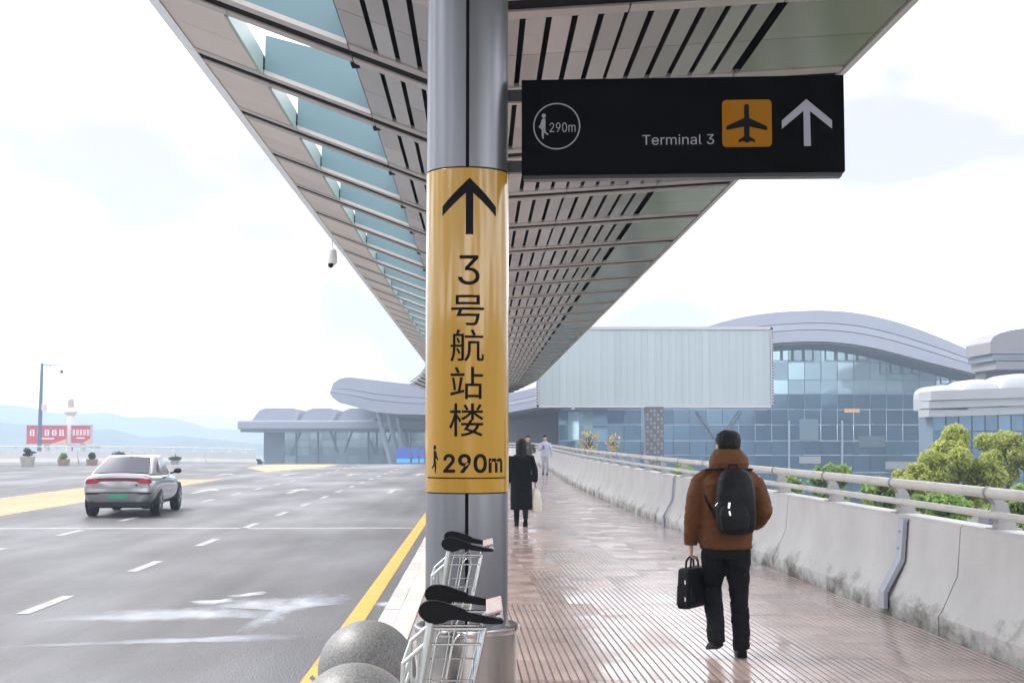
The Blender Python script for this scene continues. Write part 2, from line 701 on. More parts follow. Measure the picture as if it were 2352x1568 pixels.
# shallow puddles left on the near lane
M['puddle'] = mat('rain_water_film', (.22, .22, .225), .14, spec=1.0)
M['puddle'].node_tree.nodes['Principled BSDF'].inputs['Coat Weight'].default_value = 1.0
M['puddle'].node_tree.nodes['Principled BSDF'].inputs['Coat Roughness'].default_value = .03


def fade(m):
    """the water film thins out and breaks up towards its rim"""
    k = NT(m)
    at = k.n('ShaderNodeAttribute', attribute_name='depth')
    g_ = k.n('ShaderNodeNewGeometry')
    mp_ = k.n('ShaderNodeMapping')
    mp_.inputs['Scale'].default_value = (1.2, .5, 1)
    k.l(g_.outputs['Position'], mp_.inputs['Vector'])
    nz_ = k.n('ShaderNodeTexNoise', Scale=3.2, Detail=8, Roughness=.65)
    k.l(mp_.outputs[0], nz_.inputs['Vector'])
    ad = k.n('ShaderNodeMath', operation='ADD')
    k.l(at.outputs['Fac'], ad.inputs[0])
    k.l(nz_.outputs['Fac'], ad.inputs[1])
    mr = k.n('ShaderNodeMapRange')
    mr.inputs['From Min'].default_value = .48
    mr.inputs['From Max'].default_value = 1.2
    k.l(ad.outputs[0], mr.inputs['Value'])
    tr = k.n('ShaderNodeBsdfTransparent')
    ms = k.n('ShaderNodeMixShader')
    k.l(mr.outputs[0], ms.inputs[0])
    k.l(tr.outputs[0], ms.inputs[1])
    k.l(k.b.outputs[0], ms.inputs[2])
    k.l(ms.outputs[0], k.t.nodes['Material Output'].inputs['Surface'])


fade(M['puddle'])


def puddle(pts, seed):
    rnd = random.Random(seed)
    c = sum((P(x, y, 10) for x, y in pts), Vector()) / len(pts)
    out = []
    n = len(pts)
    for i in range(n):
        (xa, ya), (xb, yb) = pts[i], pts[(i + 1) % n]
        for t in (0, .25, .5, .75):
            j = rnd.uniform(-1, 1)
            out.append((lerp(xa, xb, t) + j * 7, lerp(ya, yb, t) + rnd.uniform(-1.6, 1.6)))
    v = []
    for x, y in out:
        d = P(x, y, 1.0) - EYE
        q = EYE + d * ((RZ + .003 - EYE.z) / d.z)
        v.append((q.x, q.y, RZ + .003))
    c = Vector((sum(p[0] for p in v) / len(v), sum(p[1] for p in v) / len(v), RZ + .003))
    n = len(v)
    m = MB()
    ringed = [[tuple(c + (Vector(p) - c) * f) for p in v] for f in (1.3, .9, .5)]
    m.rings(ringed, caps=False)
    m.f.append(tuple(range(2 * n, 3 * n)))
    me = m.mesh('puddle')
    at = me.attributes.new('depth', 'FLOAT', 'POINT')
    at.data.foreach_set('value', [0.0] * n + [.22] * n + [.45] * n)
    for p in me.polygons:
        if p.normal.z < 0:
            p.flip()
    return obj('puddle', me, M['puddle'], road)


puddle([(150, 1423), (300, 1404), (460, 1396), (560, 1400), (620, 1408), (580, 1417), (400, 1422), (270, 1425)], 1)
puddle([(90, 1481), (300, 1470), (480, 1462), (640, 1458), (680, 1466), (560, 1472), (330, 1477)], 2)
puddle([(500, 1394), (560, 1380), (660, 1376), (720, 1364), (770, 1372), (765, 1388), (700, 1394), (660, 1404), (640, 1424), (590, 1440), (560, 1438), (600, 1416), (620, 1400)], 3)
puddle([(440, 1382), (520, 1374), (545, 1380), (470, 1388)], 4)
puddle([(520, 1366), (590, 1358), (610, 1362), (560, 1370)], 5)
puddle([(860, 1384), (905, 1380), (910, 1389), (870, 1392)], 6)

# walkway
WX = [(-40, 4.0), (0, 4.0), (10, 3.92), (13.2, 3.86), (19, 3.70), (29, 3.38), (40, 3.22), (52, 3.15), (65, 3.3), (78, 3.45), (86, 3.2), (91, 2.6), (97, 1.9), (104, .8), (112, -.8), (122, -3.2)]


def wx(Y):
    # smoothed lookup
    return sum(interp(WX, Y + d) for d in (-3, -1.5, 0, 1.5, 3)) / 5


w = MB()
yw = [-32 + 2 * i for i in range(78)]
w.sheet([(-.93, y, -.012 + deck_z(y)) for y in yw], [(wx(y) + .5, y, -.012 + deck_z(y)) for y in yw])
w.sheet([(-.93, y, -1.2 + deck_z(y)) for y in yw], [(wx(y) + .5, y, -1.2 + deck_z(y)) for y in yw])
w.sheet([(-.93, y, -.012 + deck_z(y)) for y in yw], [(-.93, y, -1.2 + deck_z(y)) for y in yw])
w.sheet([(wx(y) + .5, y, -.012 + deck_z(y)) for y in yw], [(wx(y) + .5, y, -1.2 + deck_z(y)) for y in yw])
walk = tag(w.build('walkway', M['slab'], fix=False), 'wet pink paved walkway under the canopy', 'walkway', kind='structure')

TWD, TLN, NR = .456, .90, 8


def tile_mesh(ribbed):
    me = bpy.data.meshes.new('paving_tile')
    m = MB()
    if ribbed:
        m.box((0, 0, -.009), (TWD - .004, TLN - .006, .008))
        n0 = len(m.f)
        p = TWD / NR
        for i in range(NR):
            x = -TWD / 2 + p * (i + .5)
            m.prism([(x - .0222, -.006), (x + .0222, -.006), (x + .0202, 0), (x - .0202, 0)], -TLN / 2 + .004, TLN / 2 - .004)
    else:
        m.box((0, 0, -.007), (TWD - .006, TLN - .008, .014))
        n0 = 0
    me.from_pydata(m.v, [], m.f)
    me.materials.append(M['rib_base'] if ribbed else M['tile_plain'])
    me.materials.append(M['rib'])
    if ribbed:
        me.polygons.foreach_set('material_index', [0] * n0 + [1] * (len(m.f) - n0))
    bm = bmesh.new()
    bm.from_mesh(me)
    bmesh.ops.recalc_face_normals(bm, faces=bm.faces)
    bm.to_mesh(me)
    bm.free()
    return me


TM = (tile_mesh(True), tile_mesh(False))
rest = {0: [], 1: []}
cnt = 0
y = 6.8
row = 0
while y < 84:
    x0 = wx(y)
    ang = atan((wx(y + 1.5) - wx(y - 1.5)) / 3.0)
    c = 0
    while True:
        x = x0 - TWD * (c + .5) + .02
        if x - TWD / 2 < -.60:
            break
        plain = (x < .45 and 14.2 < y < 26) or (x < .9 and 18 < y < 26)
        if y > 8.8 and cnt < 296 and y < 40:
            o = obj('paving_tile', TM[1 if plain else 0], None, walk, (x, y, random.uniform(-.0015, .0008)), (0, 0, -ang))
            cnt += 1
        else:
            rest[1 if plain else 0].append((x, y, ang))
        c += 1
    y += TLN
    row += 1
for kk, lst in rest.items():
    if not lst:
        continue
    src = TM[kk]
    sv = np.array([v.co[:] for v in src.vertices])
    sf = [tuple(p.vertices) for p in src.polygons]
    mi = [p.material_index for p in src.polygons]
    V, Fc, MI = [], [], []
    for x, y, a in lst:
        b = len(V)
        ca, sa = cos(-a), sin(-a)
        V += [(x + p[0] * ca - p[1] * sa, y + p[0] * sa + p[1] * ca, p[2] + deck_z(y)) for p in sv]
        Fc += [tuple(i + b for i in f) for f in sf]
        MI += mi
    me = bpy.data.meshes.new('far_paving')
    me.from_pydata(V, [], Fc)
    for mm in src.materials:
        me.materials.append(mm)
    me.polygons.foreach_set('material_index', MI)
    tag(obj('far_paving', me, None, walk), kind='stuff')

# kerb stones and pale edge tiles
kb = MB()
kb.box((-.865, 25, -.14), (.12, 78, .22))
kerb = tag(kb.build('kerb', M['granite_kerb']), 'pale granite kerb between road and walkway', 'kerb', kind='structure')
ks = MB().box((0, 0, 0), (.155, .985, .3)).mesh('kerb_stone')
ks.materials.append(M['granite_kerb'])
for i in range(72):
    o = obj('kerb_stone', ks, None, kerb, (-.865 + random.uniform(-.003, .003), 1.5 + i, -.145 + random.uniform(-.003, .002)))
te = MB().box((0, 0, 0), (.17, .49, .02)).mesh('edge_tile')
te.materials.append(M['tactile'])
for i in range(110):
    obj('edge_tile', te, None, walk, (-.70, 5 + .5 * i, -.006 + random.uniform(-.001, .001)))

# ------------------------------------------------------------------ concrete barrier with rail
PROF = [(0, -.4), (0, .16), (.03, .20), (.17, .50), (.205, .90), (.225, .93), (.45, .93), (.47, .90), (.47, -.9)]
bar = emp('concrete_barrier', (4, 10, 0), 0, 'stained grey concrete barrier along the walkway edge', 'barrier')
joints = [-12, -3, 6.0, 12.1, 18.2, 26.8, 35, 44, 53, 62, 71, 80, 88, 95, 102, 110, 118]
for a, b in zip(joints, joints[1:]):
    n = max(3, int((b - a) / 1.2))
    rs = []
    for i in range(n + 1):
        y = lerp(a + .012, b - .012, i / n)
        x = wx(y)
        s = (wx(y + .5) - wx(y - .5))
        nx, ny = 1 / sqrt(1 + s * s), -s / sqrt(1 + s * s)
        rs.append([(x + nx * p, y + ny * p, z + deck_z(y)) for p, z in PROF])
    MB().rings(rs).build('barrier_segment', M['concrete'], bar, smooth=28, org=(4, 10, 0))

rail = emp('guard_rail', (4.3, 10, .93), 0, 'weathered white twin tube guard rail on cast posts', 'rail')
ORG = (4.3, 10, .93)


def rp_(Y, off, z):
    s = wx(Y + .5) - wx(Y - .5)
    L = sqrt(1 + s * s)
    return Vector((wx(Y) + off / L, Y - off * s / L, z + deck_z(Y)))


yy = [-10 + i for i in range(128)]
MB().tube([rp_(y, .235, 1.225) for y in yy], (.045), 14).build('top_tube', M['rail'], rail, smooth=True, org=ORG)
MB().tube([rp_(y, .27, 1.045) for y in yy], (.032), 12).build('lower_tube', M['rail'], rail, smooth=True, org=ORG)
pp = MB()
# curved cast post: a bent plate, wide at the foot
side = [(.10, 0), (.09, .05), (.045, .13), (.03, .19), (-.012, .245), (-.012, .27), (-.10, .27), (-.10, .24), (-.07, .2), (-.075, .13), (-.055, .05), (-.07, 0)]
pp.prism([(a, b) for a, b in side], -.055, .055)
pp.box((.01, 0, .006), (.24, .17, .014))
pm = pp.mesh('rail_post')
pm.materials.append(M['post'])
clamp = MB().lathe([(.052, -.02), (.052, .02)], seg=16).mesh('rail_clamp')
clamp.materials.append(M['post'])
yk = 4.0
while yk < 112:
    s = wx(yk + .5) - wx(yk - .5)
    p = rp_(yk, .335, .93)
    po = obj('rail_post', pm, None, rail, p - Vector(ORG), (0, 0, -atan(s)))
    q = rp_(yk + .02, .235, 1.225)
    obj('rail_clamp', clamp, None, rail, q - Vector(ORG), (pi / 2, 0, -atan(s)))
    yk += 2.5

# galvanised cable cover bolted on the barrier face
cv = MB()
cy = 13.55
cx = wx(cy)
path = [(-.012, .06), (-.012, .21), (.155, .505), (.188, .87), (.20, .89)]
path2 = [(-.05, .06), (-.05, .22), (.115, .525), (.15, .90), (.20, .905)]
n = len(path)
for i in range(n - 1):
    a, b, c_, d_ = path[i], path[i + 1], path2[i + 1], path2[i]
    cv.hexa([(cx + a[0], cy - .09, a[1]), (cx + a[0], cy + .09, a[1]), (cx + d_[0], cy + .09, d_[1]), (cx + d_[0], cy - .09, d_[1])],
            [(cx + b[0], cy - .09, b[1]), (cx + b[0], cy + .09, b[1]), (cx + c_[0], cy + .09, c_[1]), (cx + c_[0], cy - .09, c_[1])])
cc = emp('cable_cover', (cx, cy, 0), 0, 'bent galvanised cable cover strapped over the concrete barrier', 'cable cover')
cv.build('cover_plate', M['galv'], cc, org=(cx, cy, 0))
for z_, o_ in ((.78, .14), (.62, .125)):
    MB().ball((o_ - .004, 0, z_), .012, 8, 6).build('bolt', M['post'], cc)
cj = MB()
jy = 26.8
cj.tube([(wx(jy) + .20, jy, .95), (wx(jy) + .165, jy, .9), (wx(jy) + .13, jy, .5), (wx(jy) - .03, jy, .2), (wx(jy) - .03, jy, 0)], .022, 8)
tag(cj.build('joint_cable', M['galv']), 'thin grey blue cable running down the barrier joint', 'cable')
# ------------------------------------------------------------------ canopy
VX, VZ = -.10, 5.03
SLL, SLR = .375, .07
XO, XG0, XG1, XM, XD, XE = -3.40, -2.58, -1.31, 1.18, 2.45, 3.53


def cz(x):
    return VZ + (VX - x) * SLL if x < VX else VZ + (x - VX) * SLR


can = emp('walkway_canopy', (VX, 9.6, VZ), 0, 'long grey metal walkway canopy with slotted butterfly ceiling', 'canopy')
BAYS = 42
Y00 = 16.8 - 3.0 * 9
PITCH = 3.0


def strip(xa, xb, y0, y1, th, up=0.0):
    """a panel that follows the soffit between two x positions"""
    m = MB()
    zs = (cz(xa) + up - VZ, cz(xb) + up - VZ)
    a, b = xa - VX, xb - VX
    m.hexa([(a, y0, zs[0]), (b, y0, zs[1]), (b, y1, zs[1]), (a, y1, zs[0])],
           [(a, y0, zs[0] + th), (b, y0, zs[1] + th), (b, y1, zs[1] + th), (a, y1, zs[0] + th)])
    return m


def cmesh(name, m, mt):
    me = m.mesh(name)
    bm = bmesh.new()
    bm.from_mesh(me)
    bmesh.ops.recalc_face_normals(bm, faces=bm.faces)
    bm.to_mesh(me)
    bm.free()
    me.materials.append(mt)
    return me


# slats: edges listed left to right, none crosses the valley
slx = []
slx.append((XG1 + .012, XG1 + .263))
x = XG1 + .313
while x < VX - .1:
    slx.append((x, min(x + .163, VX - .01)))
    x += .2133
x = VX + .03
while x < XM - .1:
    slx.append((x, x + .163))
    x += .2133
x = XM + .015
while x < XD - .1:
    slx.append((x, x + .160))
    x += .2105
CH0, FL, Y1, YMID, Y2 = .30, .50, .505, 1.65, 2.80
slat_mesh = []
for a, b in slx:
    slat_mesh.append((cmesh('ceiling_slat', strip(a, b, Y1, YMID - .006, .03), M['panel']),
                      cmesh('ceiling_slat', strip(a, b, YMID + .006, Y2 - .005, .03), M['panel'])))
flo = [(XO, XG0), (XG0 + .008, XG1), (XG1 + .012, VX), (VX + .001, XM), (XM + .012, XD), (XD + .012, XE)]
fl_near = [cmesh('beam_flange', strip(a, b, CH0, FL, .05, -.012), M['flange']) for a, b in flo]
fl_far = [cmesh('beam_flange', strip(a, b, Y2, 3.0, .05, -.012), M['flange']) for a, b in flo]
shade_strips = [cmesh('channel_shade', strip(a_, b_, .012, CH0 - .012, .08, .004), M['seam']) for a_, b_ in ((XO + .002, VX), (VX + .001, XE))]  # black strips set in the beam channels as their painted shade
outer = [cmesh('outer_panel', strip(XO, XG0 - .01, y0, y1, .03), M['panel_l']) for y0, y1 in ((FL + .005, YMID - .006), (YMID + .006, Y2 - .005))]
right = [cmesh('mirror_panel', strip(XD + .05, XE, y0, y1, .03), M['panel_r']) for y0, y1 in ((FL + .005, YMID - .005), (YMID + .005, Y2 - .005))]
gm = MB()
a, b = XG0 - VX + .012, XG1 - VX - .01
zb = (cz(XG0) - VZ + .02, cz(XG1) - VZ + .02)
zt = (zb[0] + .44, zb[0] + .44 - .263 * (XG1 - XG0))
gm.hexa([(a, Y2 + .02, zb[0]), (b, Y2 + .02, zb[1]), (b, 3.48, zb[1]), (a, 3.48, zb[0])],
        [(a, Y2 + .02, zt[0]), (b, Y2 + .02, zt[1]), (b, 3.48, zt[1]), (a, 3.48, zt[0])])
deep = cmesh('deep_beam', gm, M['teal'])
rv = MB()
rv.hexa([(XG0 - VX - .05, FL, zb[0] - .03), (XG0 - VX - .004, FL, zb[0] - .048), (XG0 - VX - .004, Y2, zb[0] - .048), (XG0 - VX - .05, Y2, zb[0] - .03)],
        [(XG0 - VX - .05, FL, zb[0] + .22), (XG0 - VX - .004, FL, zb[0] + .22), (XG0 - VX - .004, Y2, zb[0] + .22), (XG0 - VX - .05, Y2, zb[0] + .22)])
reveal = cmesh('opening_reveal', rv, M['pale_teal'])
nb = MB()
nb.box((XG1 - VX + .05, CH0 + FL - .12 - .1, cz(XG1) - VZ - .006), (.16, .20, .03))
notch = cmesh('recess_shade', nb, M['seam'])  # solid black box, colour stands for the shade of a notch
fz0 = cz(XO) - VZ
fm = MB()
fm.hexa([(XO - VX - .005, .02, fz0 - .01), (XO - VX - .004, .02, fz0 + .03), (XO - VX - .004, 2.98, fz0 + .03), (XO - VX - .005, 2.98, fz0 - .01)],
        [(XO - VX - .20, .02, fz0 + .10), (XO - VX - .17, .02, fz0 + .15), (XO - VX - .17, 2.98, fz0 + .15), (XO - VX - .20, 2.98, fz0 + .10)])
fascia_l = cmesh('edge_fascia', fm, M['fascia'])
fz1 = cz(XE) - VZ
fr = MB().box((XE - VX + .045, 1.5, fz1 + .06), (.06, 2.98, .16))
fascia_r = cmesh('edge_fascia', fr, M['fascia'])


def bay_at(k):
    """position, heading and drop of a bay: straight first, bending left with the walkway at the far end"""
    Y = Y00 + PITCH * k
    if Y <= 88:
        return Vector((VX, Y, VZ)), 0.0
    n = (Y - 88) / PITCH
    a = R(1.0) * n
    x = VX - PITCH * sum(sin(R(1.0) * i) for i in range(int(n) + 1))
    return Vector((x, Y, VZ + deck_z(Y) * 1.2)), a


far = {}
roots = {}
NSL = 0
# which bays show largest: those just inside the top of the picture
near_bays = [k for k in range(BAYS) if 10.0 < Y00 + PITCH * k < 34.0]
for k in range(BAYS):
    loc, ang = bay_at(k)
    l = loc - Vector((VX, 9.6, VZ))

    def put(name, me):
        return obj(name, me, None, can, l, (0, 0, ang))
    for me in fl_near + fl_far:
        put('beam_flange', me)
    for me in shade_strips:
        put('channel_shade', me)
    for me in outer:
        put('outer_panel', me)
    for me in right:
        put('mirror_panel', me)
    put('deep_beam', deep)
    put('opening_reveal', reveal)
    put('recess_shade', notch)
    put('edge_fascia', fascia_l)
    put('edge_fascia', fascia_r)
    for pair in slat_mesh:
        for me in pair:
            if k in near_bays and NSL < 300:
                put('ceiling_slat', me)
                NSL += 1
            else:
                far.setdefault('s', []).append((me, l, ang))
m = MB()
for me, l, ang in far['s']:
    ca, sa = cos(ang), sin(ang)
    m.add([(l[0] + v.co.x * ca - v.co.y * sa, l[1] + v.co.x * sa + v.co.y * ca, l[2] + v.co.z) for v in me.vertices],
          [tuple(p.vertices) for p in me.polygons])
tag(m.build('far_slats', M['panel'], can, fix=False), kind='stuff')

# black sheets painting in the void's shade above the slats and the roof sheets above that, one run per zone
for nm, xa, xb, up, th, mt in (('void_shade_sheet', XG1 + .005, VX, .16, .03, 'dark'), ('void_shade_sheet', VX + .001, XE + .01, .16, .03, 'dark'),
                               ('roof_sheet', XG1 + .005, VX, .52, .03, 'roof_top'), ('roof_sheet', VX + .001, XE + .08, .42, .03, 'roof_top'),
                               ('void_shade_sheet', XO + .003, XG0 - .06, .16, .03, 'dark'), ('roof_sheet', XO - .13, XG0 - .06, .28, .03, 'roof_top')):
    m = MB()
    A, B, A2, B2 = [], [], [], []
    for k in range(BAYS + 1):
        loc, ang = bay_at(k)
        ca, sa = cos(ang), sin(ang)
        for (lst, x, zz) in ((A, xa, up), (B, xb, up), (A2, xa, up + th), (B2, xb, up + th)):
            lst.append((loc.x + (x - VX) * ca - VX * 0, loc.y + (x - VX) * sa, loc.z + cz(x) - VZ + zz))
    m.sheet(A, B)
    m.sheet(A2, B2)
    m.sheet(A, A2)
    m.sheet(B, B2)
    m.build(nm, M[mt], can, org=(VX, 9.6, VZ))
# upright side of the void beside the skylight openings
m = MB()
A, B = [], []
for k in range(BAYS + 1):
    loc, ang = bay_at(k)
    ca, sa = cos(ang), sin(ang)
    for lst, z in ((A, 0.0), (B, .53)):
        lst.append((loc.x + (XG1 + .003 - VX) * ca, loc.y + (XG1 + .003 - VX) * sa, loc.z + cz(XG1) - VZ + z))
m.sheet(A, B)
m.build('opening_side', M['fascia'], can, org=(VX, 9.6, VZ), fix=False)

# ------------------------------------------------------------------ column with yellow band
CY, CX, CR = 9.6, -.097, .276
col = emp('canopy_column', (CX, CY, 0), 0, 'grey metal column with yellow walking distance band and steel cuff', 'column')


def arcshell(r0, r1, a0, a1, z0, z1, n=24):
    rs = []
    for i in range(n + 1):
        a = lerp(a0, a1, i / n)
        rs.append([(r * cos(a), r * sin(a), z) for r, z in ((r0, z0), (r1, z0), (r1, z1), (r0, z1))])
    return MB().rings(rs)


fa = -pi / 2 + .007          # direction of the front seam
g = .042
for a0 in (fa + g, fa + pi + g):
    arcshell(CR - .02, CR, a0, a0 + pi - 2 * g, .1, 1.305).build('column_shell', M['column'], col, smooth=True)
    arcshell(CR - .02, CR, a0, a0 + pi - 2 * g, 3.465, VZ + .45).build('column_shell', M['column'], col, smooth=True)
MB().lathe([(CR - .014, .05), (CR - .014, VZ + .44)], seg=40).build('seam_core', M['seam'], col, smooth=True)
BZ0, BZ1 = 1.325, 3.452
BR = CR + .004
bd = MB().lathe([(BR - .004, BZ0 - .012), (BR, BZ0), (BR, BZ1), (BR - .004, BZ1 + .004)], seg=64).build('yellow_band', M['band'], col, smooth=True)
# cuff
MB().lathe([(.335, 0), (.335, .40)], seg=56).build('steel_cuff', M['brushed'], col, smooth=True)
MB().lathe([(.29, .385), (.29, .425), (.335, .437), (.352, .43), (.356, .41), (.350, .39), (.336, .385)], seg=56).build('cuff_rim', M['steel'], col, smooth=True)


def on_band(x, z):
    """x metres of arc from the middle of the front, z height"""
    a = -pi / 2 + x / BR - .011
    r = BR + .0015
    return (r * cos(a), r * sin(a), z)


def bx(px):
    """photograph x to arc position on the band"""
    d = P(px, 700, CY)
    s = max(-.995, min(.995, (d.x - CX) / BR * (CY - BR * .5) / CY * 1.0))
    return BR * math.asin(s) + .011 * BR


def bz(py, px=1075):
    return P(px, py, CY - BR).z


cuts = [i * .02 for i in range(-20, 21)]
# arrow, lettering, walking figure; positions read off the photograph
ax0, ax1, axm = bx(1017), bx(1139), bx(1079)
zt, zs, zb_ = bz(408), bz(484), bz(538)
zi = bz(443)
hw = (bx(1087.5) - bx(1070.5)) / 2
arw = [(axm, zt), (ax1, zs), (ax1, bz(491) - .012), (axm + hw, zi), (axm + hw, zb_), (axm - hw, zb_), (axm - hw, zi), (ax0, bz(491) - .012), (ax0, zs)]
arw[2] = (ax1, bz(494))
arw[7] = (ax0, bz(494))
arw[1] = (ax1, bz(472))
arw[8] = (ax0, bz(472))
decal('arrow_symbol', poly_bm([arw[:4] + [(axm, zi + .02)], [arw[3], arw[4], arw[5], arw[6], (axm, zi + .02)], [arw[6], arw[7], arw[8], arw[0], (axm, zi + .02)]]), on_band, M['ink'], bd, cuts)
for ch, x0, y0, x1, y1 in (('3', 1053, 690, 1103, 778), ):
    pass
for ch, x0, y0, x1, y1, bo in (('3', 1053, 654, 1102, 586, .002), ('号', 1038, 747, 1112, 677, .004), ('航', 1036, 830, 1112, 756, .004),
                               ('站', 1036, 916, 1110, 842, .004), ('楼', 1034, 1002, 1112, 926, .004)):
    decal('lettering', fit(text_bm(ch, bo), bx(x0), bz(y0), bx(x1), bz(y1)), on_band, M['ink'], bd, cuts)
decal('lettering', fit(text_bm('290m', .022), bx(1021), bz(1086), bx(1154), bz(1042)), on_band, M['ink'], bd, cuts)
fx, fz = bx(1001), bz(1026)
u = BR * .0 + (bz(1022) - bz(1086)) / 64.0


def fig(cx, top, k, mirror=1):
    """walking pictogram as polygons; k metres per unit, 64 units tall, drawn from the head down"""
    m = mirror
    q = lambda x, y: (cx + m * x * k, top - y * k)
    pl = [[q(x, y) for x, y in ell(0, 5.5, 5.2, 5.5, 16)]]
    pl.append([q(*p) for p in [(-4.5, 13), (2, 12), (6, 16), (8, 26), (13, 33), (11, 36), (5, 30), (4, 33), (4.5, 42), (1, 44), (-4, 40), (-4, 26)]])
    pl.append([q(*p) for p in [(-3, 39), (5, 40), (5.5, 52), (3.5, 64), (.5, 64), (0, 50)]])
    pl.append([q(*p) for p in [(-3.5, 40), (1, 45), (-3, 50), (-10, 55), (-12, 52), (-6, 47)]])
    return pl


decal('walking_figure', poly_bm(fig(fx, bz(1022), u)), on_band, M['ink'], bd, cuts)
decal('rule_line', poly_bm([[(bx(984), bz(1099)), (bx(1161), bz(1099.5)), (bx(1161), bz(1096.5)), (bx(984), bz(1096))]]), on_band, M['ink'], bd, cuts)

# ------------------------------------------------------------------ hanging direction sign
pl_, pr_ = P(1198, 184, CY), P(1938, 170, CY - .185)
sw = (pr_ - pl_).xy.length
sa = math.atan2(pr_.y - pl_.y, pr_.x - pl_.x)
zt_, zb2 = P(1198, 184, CY).z, P(1198, 402, CY).z
sh = zt_ - zb2
sg = emp('direction_sign', (pl_.x, pl_.y, zb2), sa, 'black hanging direction sign reading Terminal 3 with amber aeroplane square', 'sign')
MB().box((sw / 2, .075, sh / 2), (sw, .15, sh)).build('sign_case', M['sign_black'], sg, bevel=.004)
MB().box((sw / 2 - .004, .075, -.014), (sw - .03, .11, .026)).build('bottom_lip', M['sign_edge'], sg)
for y in (215, 379):
    z = P(1184, y, CY).z - zb2
    MB().box((-.07, .08, z), (.18, .05, .082)).build('bracket_arm', M['sign_edge'], sg)
kx = sw / 2250.0


def sgp(cx, cy):
    """coordinates of the enlarged photograph of the sign to its face"""
    return ((cx - 60) * kx, sh - (cy - (72 - (cx - 60) * .0182)) * kx)


on_sign = lambda x, y: (x, -.0025, y)
ccx, ccy = sgp(308, 402)
ring = bmesh.new()
N = 56
vo = [ring.verts.new((ccx + 166 * kx * cos(2 * pi * i / N), ccy + 166 * kx * sin(2 * pi * i / N), 0)) for i in range(N)]
vi = [ring.verts.new((ccx + 157 * kx * cos(2 * pi * i / N), ccy + 157 * kx * sin(2 * pi * i / N), 0)) for i in range(N)]
for i in range(N):
    ring.faces.new((vo[i], vo[(i + 1) % N], vi[(i + 1) % N], vi[i]))
decal('ring_symbol', ring, on_sign, M['sign_white'], sg)
fx_, ft_ = sgp(217, 313)
decal('walking_figure', poly_bm(fig(fx_, ft_, 180 * kx / 64, -1)), on_sign, M['sign_white'], sg)
a_, b_ = sgp(258, 446), sgp(440, 374)
decal('lettering', fit(text_bm('290m'), a_[0], a_[1], b_[0], b_[1]), on_sign, M['sign_white'], sg)
a_, b_ = sgp(908, 534), sgp(1408, 452)
decal('lettering', fit(text_bm('Terminal 3'), a_[0], a_[1], b_[0], b_[1]), on_sign, M['sign_white'], sg)
# amber square with an aeroplane
a_, b_ = sgp(1465, 546), sgp(1809, 206)
rr = .03
sq = []
for (x, y, a0) in ((b_[0] - rr, b_[1] - rr, 0), (a_[0] + rr, b_[1] - rr, pi / 2), (a_[0] + rr, a_[1] + rr, pi), (b_[0] - rr, a_[1] + rr, 1.5 * pi)):
    sq += [(x + rr * cos(a0 + i * pi / 10), y + rr * sin(a0 + i * pi / 10)) for i in range(6)]
decal('amber_square', poly_bm([sq]), on_sign, M['sign_amber'], sg)
half = [(0, 240), (14, 244), (17, 262), (17, 338), (142, 398), (142, 424), (122, 422), (20, 400), (18, 468), (58, 494), (56, 512), (30, 502), (0, 514)]
pc = 1635
full = [(pc + x, y) for x, y in half] + [(pc - x, y) for x, y in reversed(half[1:-1])]
decal('aeroplane_symbol', poly_bm([[sgp(x, y) for x, y in full]]), lambda x, y: (x, -.004, y), M['ink'], sg)
aw = [(2049, 203), (2224, 352), (2224, 412), (2073, 287), (2077, 534), (2029, 534), (2028, 287), (1878, 414), (1878, 356)]
decal('arrow_symbol', poly_bm([[sgp(x, y) for x, y in aw]]), on_sign, M['sign_white'], sg)

# security camera hung from the canopy edge, and a thin rod under the right wing
cp = P(763, 530, 33.5)
sc = emp('security_camera', cp, 0, 'white dome security camera hanging on a rod from the canopy edge', 'camera')
S_ = 33.5 / F
MB().tube([(.3, 0, .12), (.06, 0, .02), (0, 0, -.02)], .022, 8).build('arm', M['fascia'], sc, smooth=True)
MB().tube([(0, 0, 0), (0, 0, -.42)], .016, 8).build('drop_rod', M['fascia'], sc, smooth=True)
MB().lathe([(.03, -.40), (.11, -.47), (.125, -.70), (.115, -.78), (.06, -.82)], seg=18).build('housing', M['fascia'], sc, smooth=True)
MB().ball((-.02, -.07, -.83), .065, 14, 10).build('lens_dome', M['ink'], sc, smooth=True)
hp = P(1405, 618, 36)
rd = MB().tube([(hp.x, hp.y, hp.z + .1), (hp.x, hp.y, hp.z - .52)], .022, 8)
rd.ball((hp.x, hp.y, hp.z - .55), .05, 10, 6)
tag(rd.build('hanging_rod', M['post'], smooth=True), 'thin dark rod hanging below the right ceiling panels', 'rod')

# ------------------------------------------------------------------ granite ball bollards
for k, (px, Y, rr, lab) in enumerate(((848, 8.5, .289, 'speckled granite ball bollard beside the column, the farther one'),
                                      (822, 6.9, .29, 'speckled granite ball bollard cut by the bottom edge, the nearer one'))):
    X = (px - 1106) / F * Y
    bo = emp('ball_bollard', (X, Y, 0), .7 * k, lab, 'bollard', 'granite ball bollards by the kerb')
    MB().ball((0, 0, .31), rr, 48, 32).build('ball', M['bulb_granite'], bo, smooth='all')
    MB().lathe([(.17, 0), (.17, .05), (.15, .09)], seg=32).build('foot', M['bulb_granite'], bo, smooth=True)
